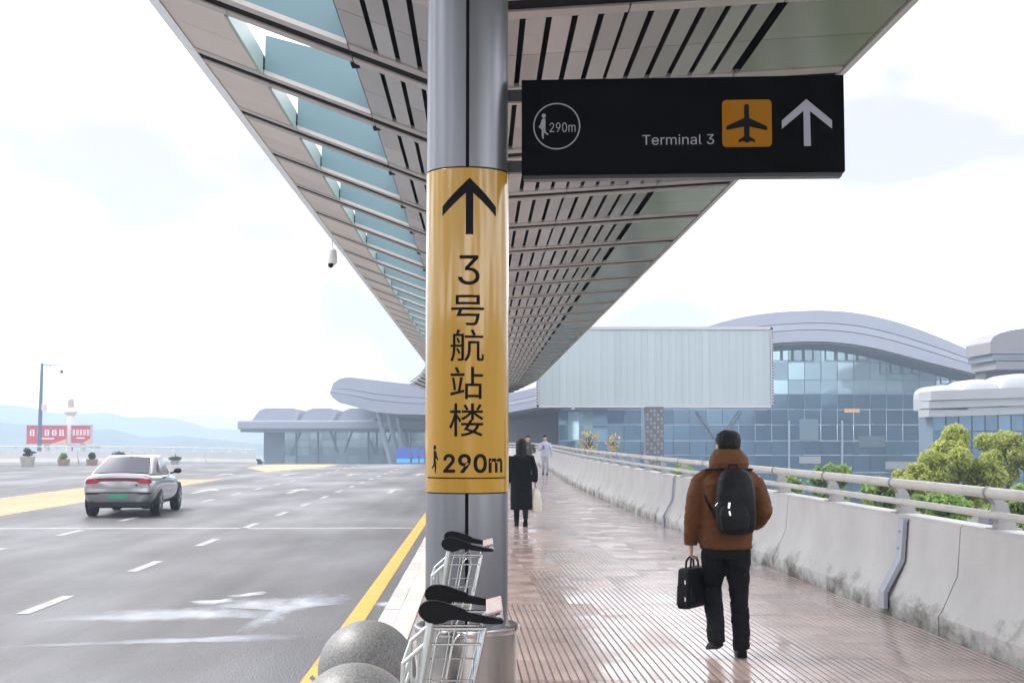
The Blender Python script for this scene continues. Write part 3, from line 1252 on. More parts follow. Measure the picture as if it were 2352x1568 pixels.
# ------------------------------------------------------------------ luggage carts
def make_cart(label):
    ct = emp('luggage_cart', (-.2265, 5.2, 0), 0, label, 'luggage cart', 'luggage carts in front of the column')
    W = .55
    q = lambda cx, cy: ((cx - 230) / 2641.0, 1.05 - (cy - 850) / 2641.0)
    prof = [(230, 850), (240, 800), (272, 762), (330, 747), (400, 748), (480, 765), (560, 792), (690, 840), (705, 860), (770, 872), (900, 903), (1035, 925),
            (1045, 945), (1030, 966), (940, 970), (800, 957), (640, 932), (560, 926), (515, 934), (470, 958), (390, 970), (330, 960), (280, 925), (242, 890)]
    pts = [q(*p) for p in prof]
    for y in (0, W):
        MB().prism(pts, y - .018, y + .018).build('handle_arm', M['black_plastic'], ct, bevel=.008, smooth=35)
    xe, ze = q(1000, 935)
    MB().tube([(xe, .015, ze), (xe, W - .015, ze)], .017, 12).build('push_bar', M['chrome'], ct, smooth=True)
    MB().box((xe - .016, W * .5, ze + .021), (.062, W * .82, .010), ry=-.25).build('label_plate', M['sticker'], ct, bevel=.004)
    # slanted uprights down to the base
    for y in (.0, W):
        MB().tube([(.045, y, 1.01), (-.05, y, .45), (-.10, y, .16)], [(.016, .022)] * 3, 10, hint=(1, 0, 0)).build('upright', M['alu'], ct, smooth=True)
    MB().tube([(.010, 0, .80), (.010, W, .80)], .012, 8).build('cross_tube', M['chrome'], ct, smooth=True)
    # hand luggage basket between the uprights and the push bar
    bw = MB()
    r = .0032
    xt, xb = .245, .17
    fr = lambda t, z: (lerp(.05 - .16 * (1.0 - z), xt - (1.0 - z) * .22, t), z)
    for y in (.02, W - .02):
        for z, rr in ((.985, .006), (.93, .005), (.80, r), (.64, .006)):
            a, b = fr(0, z), fr(1, z)
            bw.tube([(a[0], y, a[1]), (b[0], y, b[1])], rr, 6)
        for t in (1.0,):
            a, b = fr(t, .985), fr(t, .64)
            bw.tube([(a[0], y, a[1]), (b[0], y, b[1])], .007, 6)
        # hairpin wires
        for t0, t1, zt in ((.12, .36, .985), (.45, .72, .965)):
            c = []
            for i in range(9):
                a = pi * i / 8
                t = lerp(t0, t1, (1 - cos(a)) / 2)
                z = zt - .045 + .045 * sin(a)
                c.append((fr(t, z)[0], y, z))
            lo, hi = fr(t0, .64), fr(t1, .64)
            bw.tube([(lo[0], y, .64)] + c + [(hi[0], y, .64)], r, 6)
    for i in range(9):
        y = lerp(.02, W - .02, i / 8)
        a, b = fr(0, .64), fr(1, .64)
        bw.tube([(a[0], y, .64), (b[0], y, .64), (b[0] + .012, y, .70), (fr(1, .93)[0], y, .93)], r, 6)
    for z in (.70, .78, .86, .985):
        b = fr(1, z)
        bw.tube([(b[0], .02, z), (b[0], W - .02, z)], .005, 6)
    for t in (.25, .5, .75):
        a = fr(t, .64)
        bw.tube([(a[0], .02, .64), (a[0], W - .02, .64)], r, 6)
    bw.build('wire_basket', M['chrome'], ct, smooth=True)
    # luggage rest on the front side
    lw = MB()
    for y in (.0, W):
        lw.tube([(.02, y, .93), (-.055, y, .865), (-.06, y, .74), (-.035, y, .70)], .008, 6)
        for k in range(3):
            x = lerp(-.05, .0, k / 2)
            lw.tube([(x, y, .86 + (x + .05) * .9), (x, y, .73)], .004, 6)
    for z, x in ((.865, -.055), (.80, -.058), (.74, -.06)):
        lw.tube([(x, 0, z), (x, W, z)], .007, 6)
    lw.build('front_rest', M['alu'], ct, smooth=True)
    # platform with wheels
    pf = MB()
    for y in (.02, W - .02):
        pf.tube([(-.10, y, .16), (-.75, y, .14), (-.82, y, .20)], .016, 8)
    for i in range(6):
        x = -.14 - i * .12
        pf.tube([(x, .02, .155), (x, W - .02, .155)], .010, 6)
    pf.build('platform', M['alu'], ct, smooth=True)
    for x, y in ((-.08, .02), (-.08, W - .02), (-.70, W / 2)):
        wm = MB()
        wm.rings([[(x + rr * cos(2 * pi * i / 18), y + dy, .075 + rr * sin(2 * pi * i / 18)) for i in range(18)] for rr, dy in ((.06, -.02), (.075, -.014), (.075, .014), (.06, .02))])
        wm.build('wheel', M['rubber'], ct, smooth=True)
        MB().box((x, y, .13), (.03, .05, .07)).build('caster_fork', M['alu'], ct)
    return ct


c1 = make_cart('luggage cart with black handle arms nearest the camera')
c2 = copy_tree(c1)
c2.location = (-.235, 8.42, 0)
c2['label'] = 'luggage cart with black handle arms right against the column'

# ------------------------------------------------------------------ silver saloon car
M['paint'] = mat('silver_car_paint', (.30, .30, .315), .24, metal=.7, coat=1.0)
M['glass_car'] = mat('car_glass', (.03, .03, .045), .06, spec=.9)
M['tail'] = mat('tail_lamp_red', (.10, .002, .008), .3, spec=.3)
M['tail_hot'] = mat('tail_lamp_bright', (.42, .005, .018), .3, spec=.3)
M['plate'] = mat('green_number_plate', (.04, .30, .16), .4)
M['trim'] = mat('black_car_trim', (.006, .006, .009), .5, spec=.3)
M['rim'] = mat('alloy_rim', (.35, .35, .36), .3, metal=.9)

CARX, CARY = -8.35, 33.0
car = emp('silver_car', (CARX, CARY, RZ), R(3.2), 'silver saloon car driving away with a full width red tail lamp', 'car')
car.scale = (.93, 1, .985)


def ring(ys, xs_, zs_):
    half_ = list(zip(xs_, ys, zs_))
    return [Vector(p) for p in half_] + [Vector((-p[0], p[1], p[2])) for p in reversed(half_[1:-1])]


Z0 = [.36, .36, .50, .70, .90, 1.00, 1.03]
st = [
    ([.10, .10, .03, .06, .03, .07, .05], [0, .62, .76, .79, .76, .62, 0], [.34, .34, .50, .70, .91, 1.005, 1.03]),
    ([.16, .16, .09, .11, .10, .14, .14], [0, .70, .84, .87, .83, .68, 0], [.27, .27, .48, .70, .92, 1.015, 1.045]),
    ([.45] * 7, [0, .78, .885, .90, .865, .74, 0], [.21, .21, .46, .70, .93, 1.0, 1.03]),
    ([.9] * 7, [0, .80, .90, .915, .88, .76, 0], [.19, .19, .46, .71, .94, .99, 1.02]),
    ([2.0] * 7, [0, .80, .895, .905, .87, .76, 0], [.18, .18, .46, .70, .93, .97, 1.0]),
    ([3.3] * 7, [0, .80, .90, .91, .86, .76, 0], [.18, .18, .46, .68, .89, .95, .98]),
    ([4.0] * 7, [0, .78, .88, .88, .80, .66, 0], [.20, .20, .44, .62, .78, .84, .87]),
    ([4.5] * 7, [0, .66, .78, .76, .66, .5, 0], [.24, .24, .42, .56, .68, .72, .74]),
    ([4.66] * 7, [0, .5, .6, .58, .5, .4, 0], [.30, .30, .42, .52, .60, .63, .64]),
]
rs = [ring(y, x, z) for y, x, z in st]
c0 = Vector((0, .06, .68))
inner = [p.lerp(c0, .55) for p in rs[0]]
for p in inner:
    p.y = .055
body = MB().rings([inner] + rs).build('body', M['paint'], car, smooth='all', subs=2)
bake(body)
body.data.polygons.foreach_set('use_smooth', [True] * len(body.data.polygons))
from mathutils.bvhtree import BVHTree
_bm = bmesh.new()
_bm.from_mesh(body.data)
BODY = BVHTree.FromBMesh(_bm)
gh = MB()
B_ = [(-.76, .30, .995), (.76, .30, .995), (.81, 1.2, .96), (.81, 2.7, .94), (.70, 3.45, .93), (-.70, 3.45, .93), (-.81, 2.7, .94), (-.81, 1.2, .96)]
T_ = [(-.55, 1.55, 1.42), (.55, 1.55, 1.42), (.60, 1.75, 1.44), (.60, 2.3, 1.445), (.54, 2.62, 1.42), (-.54, 2.62, 1.42), (-.60, 2.3, 1.445), (-.60, 1.75, 1.44)]
gh.rings([B_, T_])
gh.build('cabin', M['paint'], car, smooth=35, bevel=.05)


def patch(a, b, c, d, u0, u1, v0, v1, off, bulge=0.0, n=6):
    """window on the quad a b (bottom) d c (top)"""
    a, b, c, d = map(Vector, (a, b, c, d))
    nrm = (b - a).cross(d - a).normalized()
    m = MB()
    g_ = []
    for j in range(n + 1):
        for i in range(n + 1):
            u, v = lerp(u0, u1, i / n), lerp(v0, v1, j / n)
            p = (a.lerp(b, u)).lerp(d.lerp(c, u), v)
            g_.append(p + nrm * (off + bulge * (1 - (2 * i / n - 1) ** 2)))
    m.add(g_, [(j * (n + 1) + i, j * (n + 1) + i + 1, (j + 1) * (n + 1) + i + 1, (j + 1) * (n + 1) + i) for j in range(n) for i in range(n)])
    return m


patch(B_[0], B_[1], T_[1], T_[0], .04, .96, .06, .90, .006, .02).build('rear_window', M['glass_car'], car, smooth='all')
patch(B_[4], B_[5], T_[5], T_[4], .06, .94, .05, .92, .006, .01).build('windscreen', M['glass_car'], car, smooth='all')
for s in (1, -1):
    mir = lambda p: (p[0] * s, p[1], p[2])
    qd = [B_[1], B_[2], T_[2], T_[1]]
    if s > 0:
        patch(*map(mir, (B_[1], B_[2], T_[2], T_[1])), .62, .97, .12, .62, .006).build('quarter_window', M['glass_car'], car)
        patch(*map(mir, (B_[2], B_[3], T_[3], T_[2])), .03, .45, .10, .88, .006).build('side_window', M['glass_car'], car)
        patch(*map(mir, (B_[2], B_[3], T_[3], T_[2])), .49, .98, .10, .88, .006).build('side_window', M['glass_car'], car)
    else:
        patch(*map(mir, (B_[2], B_[1], T_[1], T_[2])), .03, .38, .12, .62, .006).build('quarter_window', M['glass_car'], car)
        patch(*map(mir, (B_[3], B_[2], T_[2], T_[3])), .55, .97, .10, .88, .006).build('side_window', M['glass_car'], car)
        patch(*map(mir, (B_[3], B_[2], T_[2], T_[3])), .02, .51, .10, .88, .006).build('side_window', M['glass_car'], car)
# tail lamps: a slim bar joining two winged lamps
def rear_y(x, z):
    h = BODY.ray_cast(Vector((x, -1, z)), Vector((0, 1, 0)))
    return h[0].y if h[0] is not None else .20


def rear_shape(name, poly, y0, th, mt, n=1):
    """a shape drawn on the tail (x, z), draped over the body and a little proud of it"""
    bm = poly_bm([poly])
    for c in [i * .08 for i in range(-11, 12)]:
        bmesh.ops.bisect_plane(bm, geom=bm.verts[:] + bm.edges[:] + bm.faces[:], plane_co=(c, 0, 0), plane_no=(1, 0, 0))
    bmesh.ops.triangulate(bm, faces=bm.faces)
    for v in bm.verts:
        v.co = Vector((v.co.x, rear_y(v.co.x, v.co.y) - .008 - y0, v.co.y))
    r_ = bmesh.ops.extrude_face_region(bm, geom=bm.faces[:])
    for v in [g for g in r_['geom'] if isinstance(g, bmesh.types.BMVert)]:
        v.co.y += th
    bmesh.ops.recalc_face_normals(bm, faces=bm.faces)
    me = bpy.data.meshes.new(name)
    bm.to_mesh(me)
    bm.free()
    return obj(name, me, mt, car)


rear_shape('tail_bar', [(-.82, .81), (-.76, .785), (-.52, .80), (-.43, .84), (-.2, .848), (.2, .848), (.43, .84), (.52, .80), (.76, .785), (.82, .81),
                        (.76, .892), (.45, .918), (.2, .925), (-.2, .925), (-.45, .918), (-.76, .892)], .004, .03, M['tail'])
for s in (1, -1):
    rear_shape('tail_lamp', [(s * .79, .812), (s * .74, .795), (s * .53, .812), (s * .46, .845), (s * .53, .885), (s * .73, .882)], .009, .02, M['tail_hot'])
MB().box((0, .35, .30), (1.5, .5, .16)).build('underbody', M['trim'], car, bevel=.04)
rear_shape('bumper_skirt', [(-.80, .20), (.80, .20), (.82, .30), (.78, .345), (.4, .36), (-.4, .36), (-.78, .345), (-.82, .30)], .004, .10, M['trim'])
rear_shape('diffuser_gap', [(-.80, .545), (-.5, .555), (-.4, .565), (.4, .565), (.5, .555), (.80, .545), (.80, .585), (.5, .59), (.0, .588), (-.5, .59), (-.80, .585)], .002, .02, M['trim'])
for s in (1, -1):
    rear_shape('rear_reflector', [(s * .50, .540), (s * .76, .532), (s * .76, .550), (s * .50, .556)], .006, .02, M['tail'])
rear_shape('boot_gap', [(-.62, .688), (.62, .688), (.62, .694), (-.62, .694)], 0, .01, M['trim'])
rear_shape('plate_panel', [(-.24, .44), (.24, .44), (.24, .535), (-.24, .535)], .006, .012, M['plate'])
rear_shape('badge', [(.42, .735), (.47, .735), (.47, .765), (.42, .765)], .003, .01, M['trim'])
MB().tube([(0, .55, 1.05), (0, .60, 1.06)], .01, 6).build('rear_wiper', M['trim'], car)
MB().prism([(1.55, 1.46), (1.75, 1.46), (1.74, 1.47), (1.58, 1.53)], -.02, .02, 'x').build('roof_fin', M['paint'], car)
for s in (1, -1):
    mrr = MB()
    mrr.ball((s * 1.0, 2.72, 1.03), (.11, .05, .07), 14, 10)
    mb = mrr.build('wing_mirror', M['trim'], car, smooth='all')
    MB().tube([(s * .80, 2.75, .96), (s * .95, 2.72, 1.0)], .022, 8).build('stalk', M['trim'], mb)
    for y in (.86, 3.72):
        wh = emp('wheel', (s * .80, y, .33))
        wh.parent = car
        m = MB()
        m.rings([[(dx * s, rr * cos(2 * pi * i / 32), rr * sin(2 * pi * i / 32)) for i in range(32)] for rr, dx in ((.22, -.12), (.31, -.12), (.33, -.09), (.33, .07), (.31, .105), (.235, .11))])
        m.build('tyre', M['rubber'], wh, smooth=True)
        m = MB()
        m.rings([[(dx * s, rr * cos(2 * pi * i / 24), rr * sin(2 * pi * i / 24)) for i in range(24)] for rr, dx in ((.232, .09), (.225, .108), (.19, .09), (.05, .08))])
        for i in range(5):
            a = 2 * pi * i / 5
            m.tube([(s * .10, .03 * cos(a), .03 * sin(a)), (s * .105, .21 * cos(a), .21 * sin(a))], .022, 6)
        m.build('rim', M['rim'], wh, smooth=True)
        ar = MB()
        ar.rings([[(s * (.885 + dx), y + rr * cos(a), .33 + rr * sin(a)) for a in [pi * i / 16 - .1 for i in range(19)]] for rr, dx in ((.35, 0), (.385, .012), (.385, -.08))], caps=False)
        ar.build('wheel_arch', M['trim'], car, smooth='all')

# ------------------------------------------------------------------ people
M['skin'] = mat('skin', (.50, .30, .22), .5, var=.06, vs=9)
M['hair'] = mat('black_hair', (.004, .0036, .0036), .5, bump=.5, bs=110, spec=.2)
M['jacket'] = mat('brown_jacket_cloth', (.092, .032, .006), .72, spec=.25, var=.12, vs=6, bump=.25, bs=14)
M['trouser'] = mat('black_trouser_cloth', (.0042, .0042, .005), .8, spec=.15, var=.2, vs=6, bump=.2, bs=12)
M['shoe'] = mat('black_shoe', (.004, .004, .004), .55, spec=.1)
M['pack'] = mat('black_nylon', (.0032, .0032, .0038), .6, spec=.2, var=.2, vs=8, bump=.2, bs=18)
M['strap'] = mat('black_webbing', (.004, .004, .0045), .8, spec=.15)
M['reflect'] = mat('silver_reflector', (.8, .8, .8), .15, metal=1.0)
M['coat'] = mat('black_wool_coat', (.0026, .0026, .0028), .85, spec=.12, bump=.2, bs=14)
M['sole'] = mat('dark_sole', (.03, .03, .03), .6)
M['white_bag'] = mat('cream_plastic_bag', (.68, .66, .58), .45, var=.06, vs=6, bump=.3, bs=9)
M['uniform'] = mat('pale_blue_uniform', (.46, .48, .60), .7, bump=.2, bs=10)
M['uniform_leg'] = mat('pale_grey_trousers', (.44, .44, .52), .7)
M['phone'] = mat('blue_phone_case', (.04, .10, .35), .3)
M['grey_coat'] = mat('dark_grey_jacket', (.06, .065, .06), .75, var=.3, vs=8)


def oval(c, rx, ry, n=20, e=2.3, rot=0.0):
    out = []
    for i in range(n):
        a = 2 * pi * i / n
        ca, sa = cos(a), sin(a)
        x = rx * math.copysign(abs(ca) ** (2 / e), ca)
        y = ry * math.copysign(abs(sa) ** (2 / e), sa)
        out.append((c[0] + x * cos(rot) - y * sin(rot), c[1] + x * sin(rot) + y * cos(rot), c[2]))
    return out


def head(m, c, h=.225, facing=1, ear=True):
    """skull, jaw, nose and ears; facing +1 looks along +y"""
    w, d = h * .345, h * .42
    x, y, z = c
    prof = [(-.50, .40, .55), (-.42, .62, .72), (-.28, .80, .88), (-.1, .93, .97), (.1, 1.0, 1.0), (.28, .97, .97), (.4, .78, .8), (.48, .45, .48)]
    m.rings([oval((x, y + facing * (.012 if t < 0 else 0), z + t * h), w * a, d * b, 18, 2.1) for t, a, b in prof])
    m.tube([(x, y + facing * d * .9, z + .05 * h), (x, y + facing * d * 1.02, z - .03 * h), (x, y + facing * d * 1.16, z - .12 * h)], [.008, .011, .015], 8)
    if ear:
        for s in (1, -1):
            m.ball((x + s * w * 1.02, y - facing * .01, z - .02 * h), (.013, .022, .034), 10, 8)


def hand(m, wrist, d, n, side, curl=.9, sc=1.0):
    """palm with four fingers and a thumb. d: direction of the fingers, n: where the palm faces, side: towards the thumb"""
    wrist, d, n, side = Vector(wrist), Vector(d).normalized(), Vector(n).normalized(), Vector(side).normalized()
    m.tube([wrist - d * .02 * sc, wrist + d * .02 * sc, wrist + d * .06 * sc, wrist + d * .09 * sc], [(.026 * sc, .020 * sc), (.032 * sc, .018 * sc), (.040 * sc, .017 * sc), (.038 * sc, .014 * sc)], 12, hint=side)
    for i, (o, L) in enumerate(((.028, .072), (.0095, .08), (-.0095, .075), (-.028, .058))):
        p = wrist + d * .085 * sc + side * o * sc
        pts = [p]
        dd, nf = d, n
        for f, an_ in ((.42, curl * .45), (.32, curl * .75), (.26, curl * .7)):
            d2 = (dd * cos(an_) + nf * sin(an_)).normalized()
            nf = (nf * cos(an_) - dd * sin(an_)).normalized()
            dd = d2
            p = p + dd * L * f * sc
            pts.append(p)
        m.tube(pts, [.0095 * sc, .009 * sc, .0085 * sc, .007 * sc], 8)
    t0 = wrist + d * .03 * sc + side * .03 * sc
    m.tube([t0, t0 + (d * .5 + side * .75).normalized() * .035 * sc, t0 + (d * .9 + side * .55).normalized() * .062 * sc + n * .008], [.012 * sc, .011 * sc, .009 * sc], 8)


# --- the man in the brown jacket, walking away
MX, MY = 1.915, 11.1
S0 = F / 11.05
lx = lambda px: (px - 1680) / S0
lz = lambda py: 1.68 + (1002 - py) / S0
mb = MB()
HC = (lx(1686), .045, 1.605)
head(mb, HC, .235, 1)
mb.tube([(lx(1686), .02, 1.40), (lx(1686), .03, 1.52)], [.062, .056], 14)
# torso and limbs under the clothes
mb.rings([oval((.005, 0, z), a, b, 20, 2.4) for z, a, b in ((.82, .15, .10), (.95, .155, .105), (1.1, .15, .10), (1.3, .175, .105), (1.40, .17, .085), (1.45, .09, .06))])
LSH, LEL, LWR = Vector((lx(1617), .0, 1.365)), Vector((lx(1602), -.015, 1.07)), Vector((lx(1597), .045, .845))
RSH, REL, RWR = Vector((lx(1742), 0, 1.365)), Vector((lx(1762), -.03, 1.10)), Vector((lx(1749), .13, .985))
for a, b, c in ((LSH, LEL, LWR), (RSH, REL, RWR)):
    mb.tube([a, a.lerp(b, .5), b, b.lerp(c, .5), c], [.05, .046, .04, .036, .028], 12)
hand(mb, LWR, (0, .05, -1), (.9, .2, .1), (.15, .95, 0), 1.25)
hand(mb, RWR, (-.12, .75, -.35), (-.7, -.1, -.6), (-.2, .35, .9), 1.5)
# legs: left foot ahead, right foot pushing off nearer the camera
LHP, LKN, LAN = Vector((-.085, .0, .86)), Vector((lx(1648), .10, .49)), Vector((lx(1643), -.17, .165))
RHP, RKN, RAN = Vector((.085, .0, .86)), Vector((lx(1705), .01, .47)), Vector((lx(1704), -.10, .09))
for a, b, c in ((LHP, LKN, LAN), (RHP, RKN, RAN)):
    mb.tube([a, a.lerp(b, .5), b, b.lerp(c, .5), c], [.085, .075, .055, .05, .036], 12)
man = mb.build('person', M['skin'], None)
remesh(man, .0065, 1)
man.location = (MX, MY, 0)
tag(man, 'person in brown hooded jacket walking away with backpack and briefcase', 'person')
hr = MB()
hr.rings([oval((HC[0], HC[1] - .004 - yo, HC[2] + z), a, b, 20, 2.2) for z, a, b, yo in
          ((-.055, .070, .055, .04), (-.035, .080, .072, .03), (0, .093, .098, .014), (.05, .099, .108, .0), (.09, .090, .098, 0), (.113, .066, .072, 0), (.124, .03, .034, 0))])
remesh(hr.build('hair', M['hair'], man), .007, 1, .010, 38)
jk = MB()
jk.rings([oval((x, y, z), a, b, 26, 2.5) for z, a, b, x, y in (
    (lz(1259), .205, .150, lx(1676), .0), (.88, .208, .158, lx(1676), 0), (1.0, .205, .160, lx(1677), -.005), (1.12, .210, .158, lx(1679), -.01),
    (1.24, .218, .150, lx(1680), -.01), (1.32, .222, .138, lx(1681), -.01), (1.37, .210, .122, lx(1682), 0), (1.41, .175, .105, lx(1683), .01), (1.45, .125, .095, lx(1684), .015), (1.48, .095, .09, lx(1684), .02))])
# sleeves
def sleeve(a, b, c, r):
    n1 = a.lerp(b, .33)
    n2 = a.lerp(b, .7)
    inn = Vector((lx(1682), 0, 1.36))
    pts = [a.lerp(inn, .55) + Vector((0, 0, .012)), a.lerp(inn, .22) + Vector((0, 0, -.005)), a + Vector((0, 0, -.045)), n1 + Vector((0, 0, -.02)), n2, b, b.lerp(c, .4), b.lerp(c, .8), c]
    jk.tube(pts, [.052, .072] + r, 16)
sleeve(LSH, LEL, LWR + Vector((0, -.005, .015)), [.080, .083, .080, .075, .071, .064, .055])
sleeve(RSH, REL, RWR - (RWR - REL).normalized() * .02, [.080, .085, .083, .079, .075, .068, .056])
jk.ball(tuple(REL), .078, 14, 10)
# hood lying behind the neck
hd = [(-.065, .118, .105, -.03), (-.03, .150, .135, -.035), (.02, .158, .140, -.03), (.065, .145, .130, -.02), (.105, .118, .112, -.005), (.125, .10, .10, .005)]
jk.rings([oval((lx(1683), .0 + y, 1.46 + z), a, b, 24, 2.3) for z, a, b, y in hd])
jo = remesh(jk.build('jacket', M['jacket'], man), .010, 3, .014, 8.0)
cf = MB()
cf.tube([LWR + Vector((0, -.006, .05)), LWR + Vector((0, 0, -.004))], [.056, .052], 16)
cf.tube([RWR - (RWR - REL).normalized() * .055, RWR - (RWR - REL).normalized() * .008], [.057, .053], 16)
cf.build('cuff', M['jacket'], man, smooth=True)
hs = MB()
hs.tube([(lx(1683) - .13, -.115, 1.47), (lx(1683) - .06, -.168, 1.445), (lx(1683), -.178, 1.44), (lx(1683) + .06, -.168, 1.445), (lx(1683) + .13, -.115, 1.47)], .006, 8)
hs.build('hood_seam', M['jacket'], man, smooth=True)
tr = MB()
tr.rings([oval((lx(1676), 0, z), a, b, 24, 2.5) for z, a, b in ((lz(1250), .185, .128), (.80, .188, .132), (.74, .18, .13))])
for a, b, c, s in ((LHP, LKN, LAN, -1), (RHP, RKN, RAN, 1)):
    top = Vector((lx(1676) + s * .095, 0, .80))
    pts = [top, top.lerp(b, .35), top.lerp(b, .7), b, b.lerp(c, .35), b.lerp(c, .7), c + Vector((0, 0, .01)), c + Vector((0, -.01, -.045))]
    tr.tube(pts, [(.098, .12), (.100, .112), (.088, .095), (.076, .082), (.072, .078), (.070, .076), (.068, .078), (.067, .082)], 18, hint=(1, 0, 0))
remesh(tr.build('trousers', M['trouser'], man), .010, 3, .014, 8.5, 5.0)


def shoe(an, toe, heel_up=0.0, parent=None, mt=None, sc=1.0, lift=0.0):
    """a shoe under ankle `an`, pointing along the flat vector `toe`; heel_up lifts the heel off the ground"""
    t = Vector((toe[0], toe[1], 0)).normalized()
    r_ = Vector((t.y, -t.x, 0))
    m = MB()
    rs_ = []
    zt = an.z - .085 * sc
    for s_, w_, h_, up in ((-.085, .026, .050, 1.0), (-.07, .037, .075, .95), (0, .040, .085, .65), (.07, .045, .068, .3), (.13, .048, .05, .08), (.175, .036, .038, 0), (.195, .016, .024, 0)):
        s_, w_, h_ = s_ * sc, w_ * sc, h_ * sc
        base = an + t * s_
        zb = max(0.001, heel_up * up) + lift
        rs_.append([(base.x + r_.x * w_ * a, base.y + r_.y * w_ * a, zb + b * h_) for a, b in
                    ((-1, 0), (-1.02, .35), (-.85, .75), (-.4, 1), (.4, 1), (.85, .75), (1.02, .35), (1, 0))])
    m.rings(rs_)
    return m.build('shoe', mt or M['shoe'], parent, smooth=50)


shoe(LAN, (-.10, 1), .06, man, lift=.04)
shoe(RAN, (.12, 1), 0.0, man)

# backpack
bp_ = MB()
bcx, bw2 = lx(1686), .148
for z, a, b, y in ():
    pass
bp_.rings([oval((bcx + dx, y, z), a, b, 26, e) for z, a, b, y, dx, e in (
    (lz(1223), .085, .05, -.215, .01, 2.6), (lz(1217), .130, .085, -.215, .008, 3), (lz(1200), .152, .100, -.222, .006, 3.2), (lz(1165), .158, .105, -.228, .0, 3.4),
    (lz(1130), .150, .098, -.225, 0, 3.2), (lz(1100), .132, .085, -.215, .002, 2.8), (lz(1082), .105, .066, -.205, .004, 2.6), (lz(1074), .060, .040, -.195, .004, 2.4))])
bpk = emp('backpack', (MX, MY, 0), 0, 'black rounded backpack worn over the brown jacket', 'backpack')
remesh(bp_.build('main_bag', M['pack'], bpk), .010, 2, .006, 9)
fp = MB()
fp.rings([oval((bcx - .035 + dx, y, z), a, b, 22, 3) for z, a, b, y, dx in ((lz(1216), .08, .03, -.30, .02), (lz(1208), .105, .05, -.302, .02), (lz(1180), .115, .052, -.306, .015), (lz(1162), .105, .045, -.304, .012), (lz(1154), .07, .028, -.30, .01))])
remesh(fp.build('front_pocket', M['pack'], bpk), .009, 2, .004, 9)
for y0, y1, x0, x1 in ((1149, 1162, 1667, 1665), (1168, 1178, 1666, 1668)):
    MB().tube([(lx(x0), -.352, lz(y0)), (lx(x1), -.358, lz(y1))], .009, 8).build('reflective_tab', M['reflect'], bpk, smooth=True)
MB().tube([(lx(1645), -.285, lz(1150)), (lx(1640), -.27, lz(1158))], .006, 8).build('zip_pull', M['reflect'], bpk, smooth=True)
for s, pts in ((-1, [(1660, 1080, -.175), (1645, 1080, -.125), (1637, 1080, -.06), (1634, 1084, .05), (1630, 1110, .125)]), (1, [(1706, 1080, -.175), (1720, 1080, -.125), (1729, 1080, -.06), (1732, 1084, .05), (1736, 1110, .125)])):
    MB().tube([(lx(a), y, lz(b) + .012) for a, b, y in pts], [(.008, .030)] * 5, 10, hint=(0, 0, 1)).build('shoulder_strap', M['strap'], bpk, smooth=True)
MB().tube([(lx(1642), -.20, lz(1185)), (lx(1628), -.12, lz(1150)), (lx(1617), -.02, lz(1098))], .010, 8).build('side_strap', M['strap'], bpk, smooth=True)
MB().tube([(lx(1672), -.19, lz(1076)), (lx(1676), -.20, lz(1066)), (lx(1692), -.20, lz(1066)), (lx(1696), -.19, lz(1076))], .008, 8).build('haul_loop', M['strap'], bpk, smooth=True)

# briefcase in the left hand
gx, gz = LWR.x + .012, LWR.z - .105
bc = emp('briefcase', (MX + gx, MY + LWR.y + .02, gz), R(-33), 'soft black briefcase carried in the left hand', 'briefcase')
m = MB()
# outline (y forward, z): wide bag hanging under the hand
ol = [(-.17, -.10), (-.155, -.075), (.155, -.075), (.17, -.10), (.195, -.30), (.19, -.37), (.17, -.385), (-.17, -.385), (-.19, -.37), (-.195, -.30)]
m.prism(ol, -.045, .045, 'x')
m.build('case_body', M['pack'], bc, bevel=.018, smooth=40)
m = MB()
m.prism([(-.15, -.21), (.15, -.21), (.165, -.36), (-.165, -.36)], .046, .062, 'x')
m.prism([(-.15, -.21), (.15, -.21), (.165, -.36), (-.165, -.36)], -.062, -.046, 'x')
m.build('outer_pocket', M['pack'], bc, bevel=.006)
for x in (-.02, .02):
    MB().tube([(x, -.075, -.09), (x, -.065, -.03), (x * .5, -.04, .0), (x * .4, 0, .006), (x * .5, .04, .0), (x, .065, -.03), (x, .075, -.09)], .0085, 8).build('carry_handle', M['strap'], bc, smooth=True)
for z in (-.16, -.29):
    MB().tube([(.03, -.199, z), (.034, -.204, z - .03)], .004, 8).build('zip_pull', M['reflect'], bc, smooth=True)

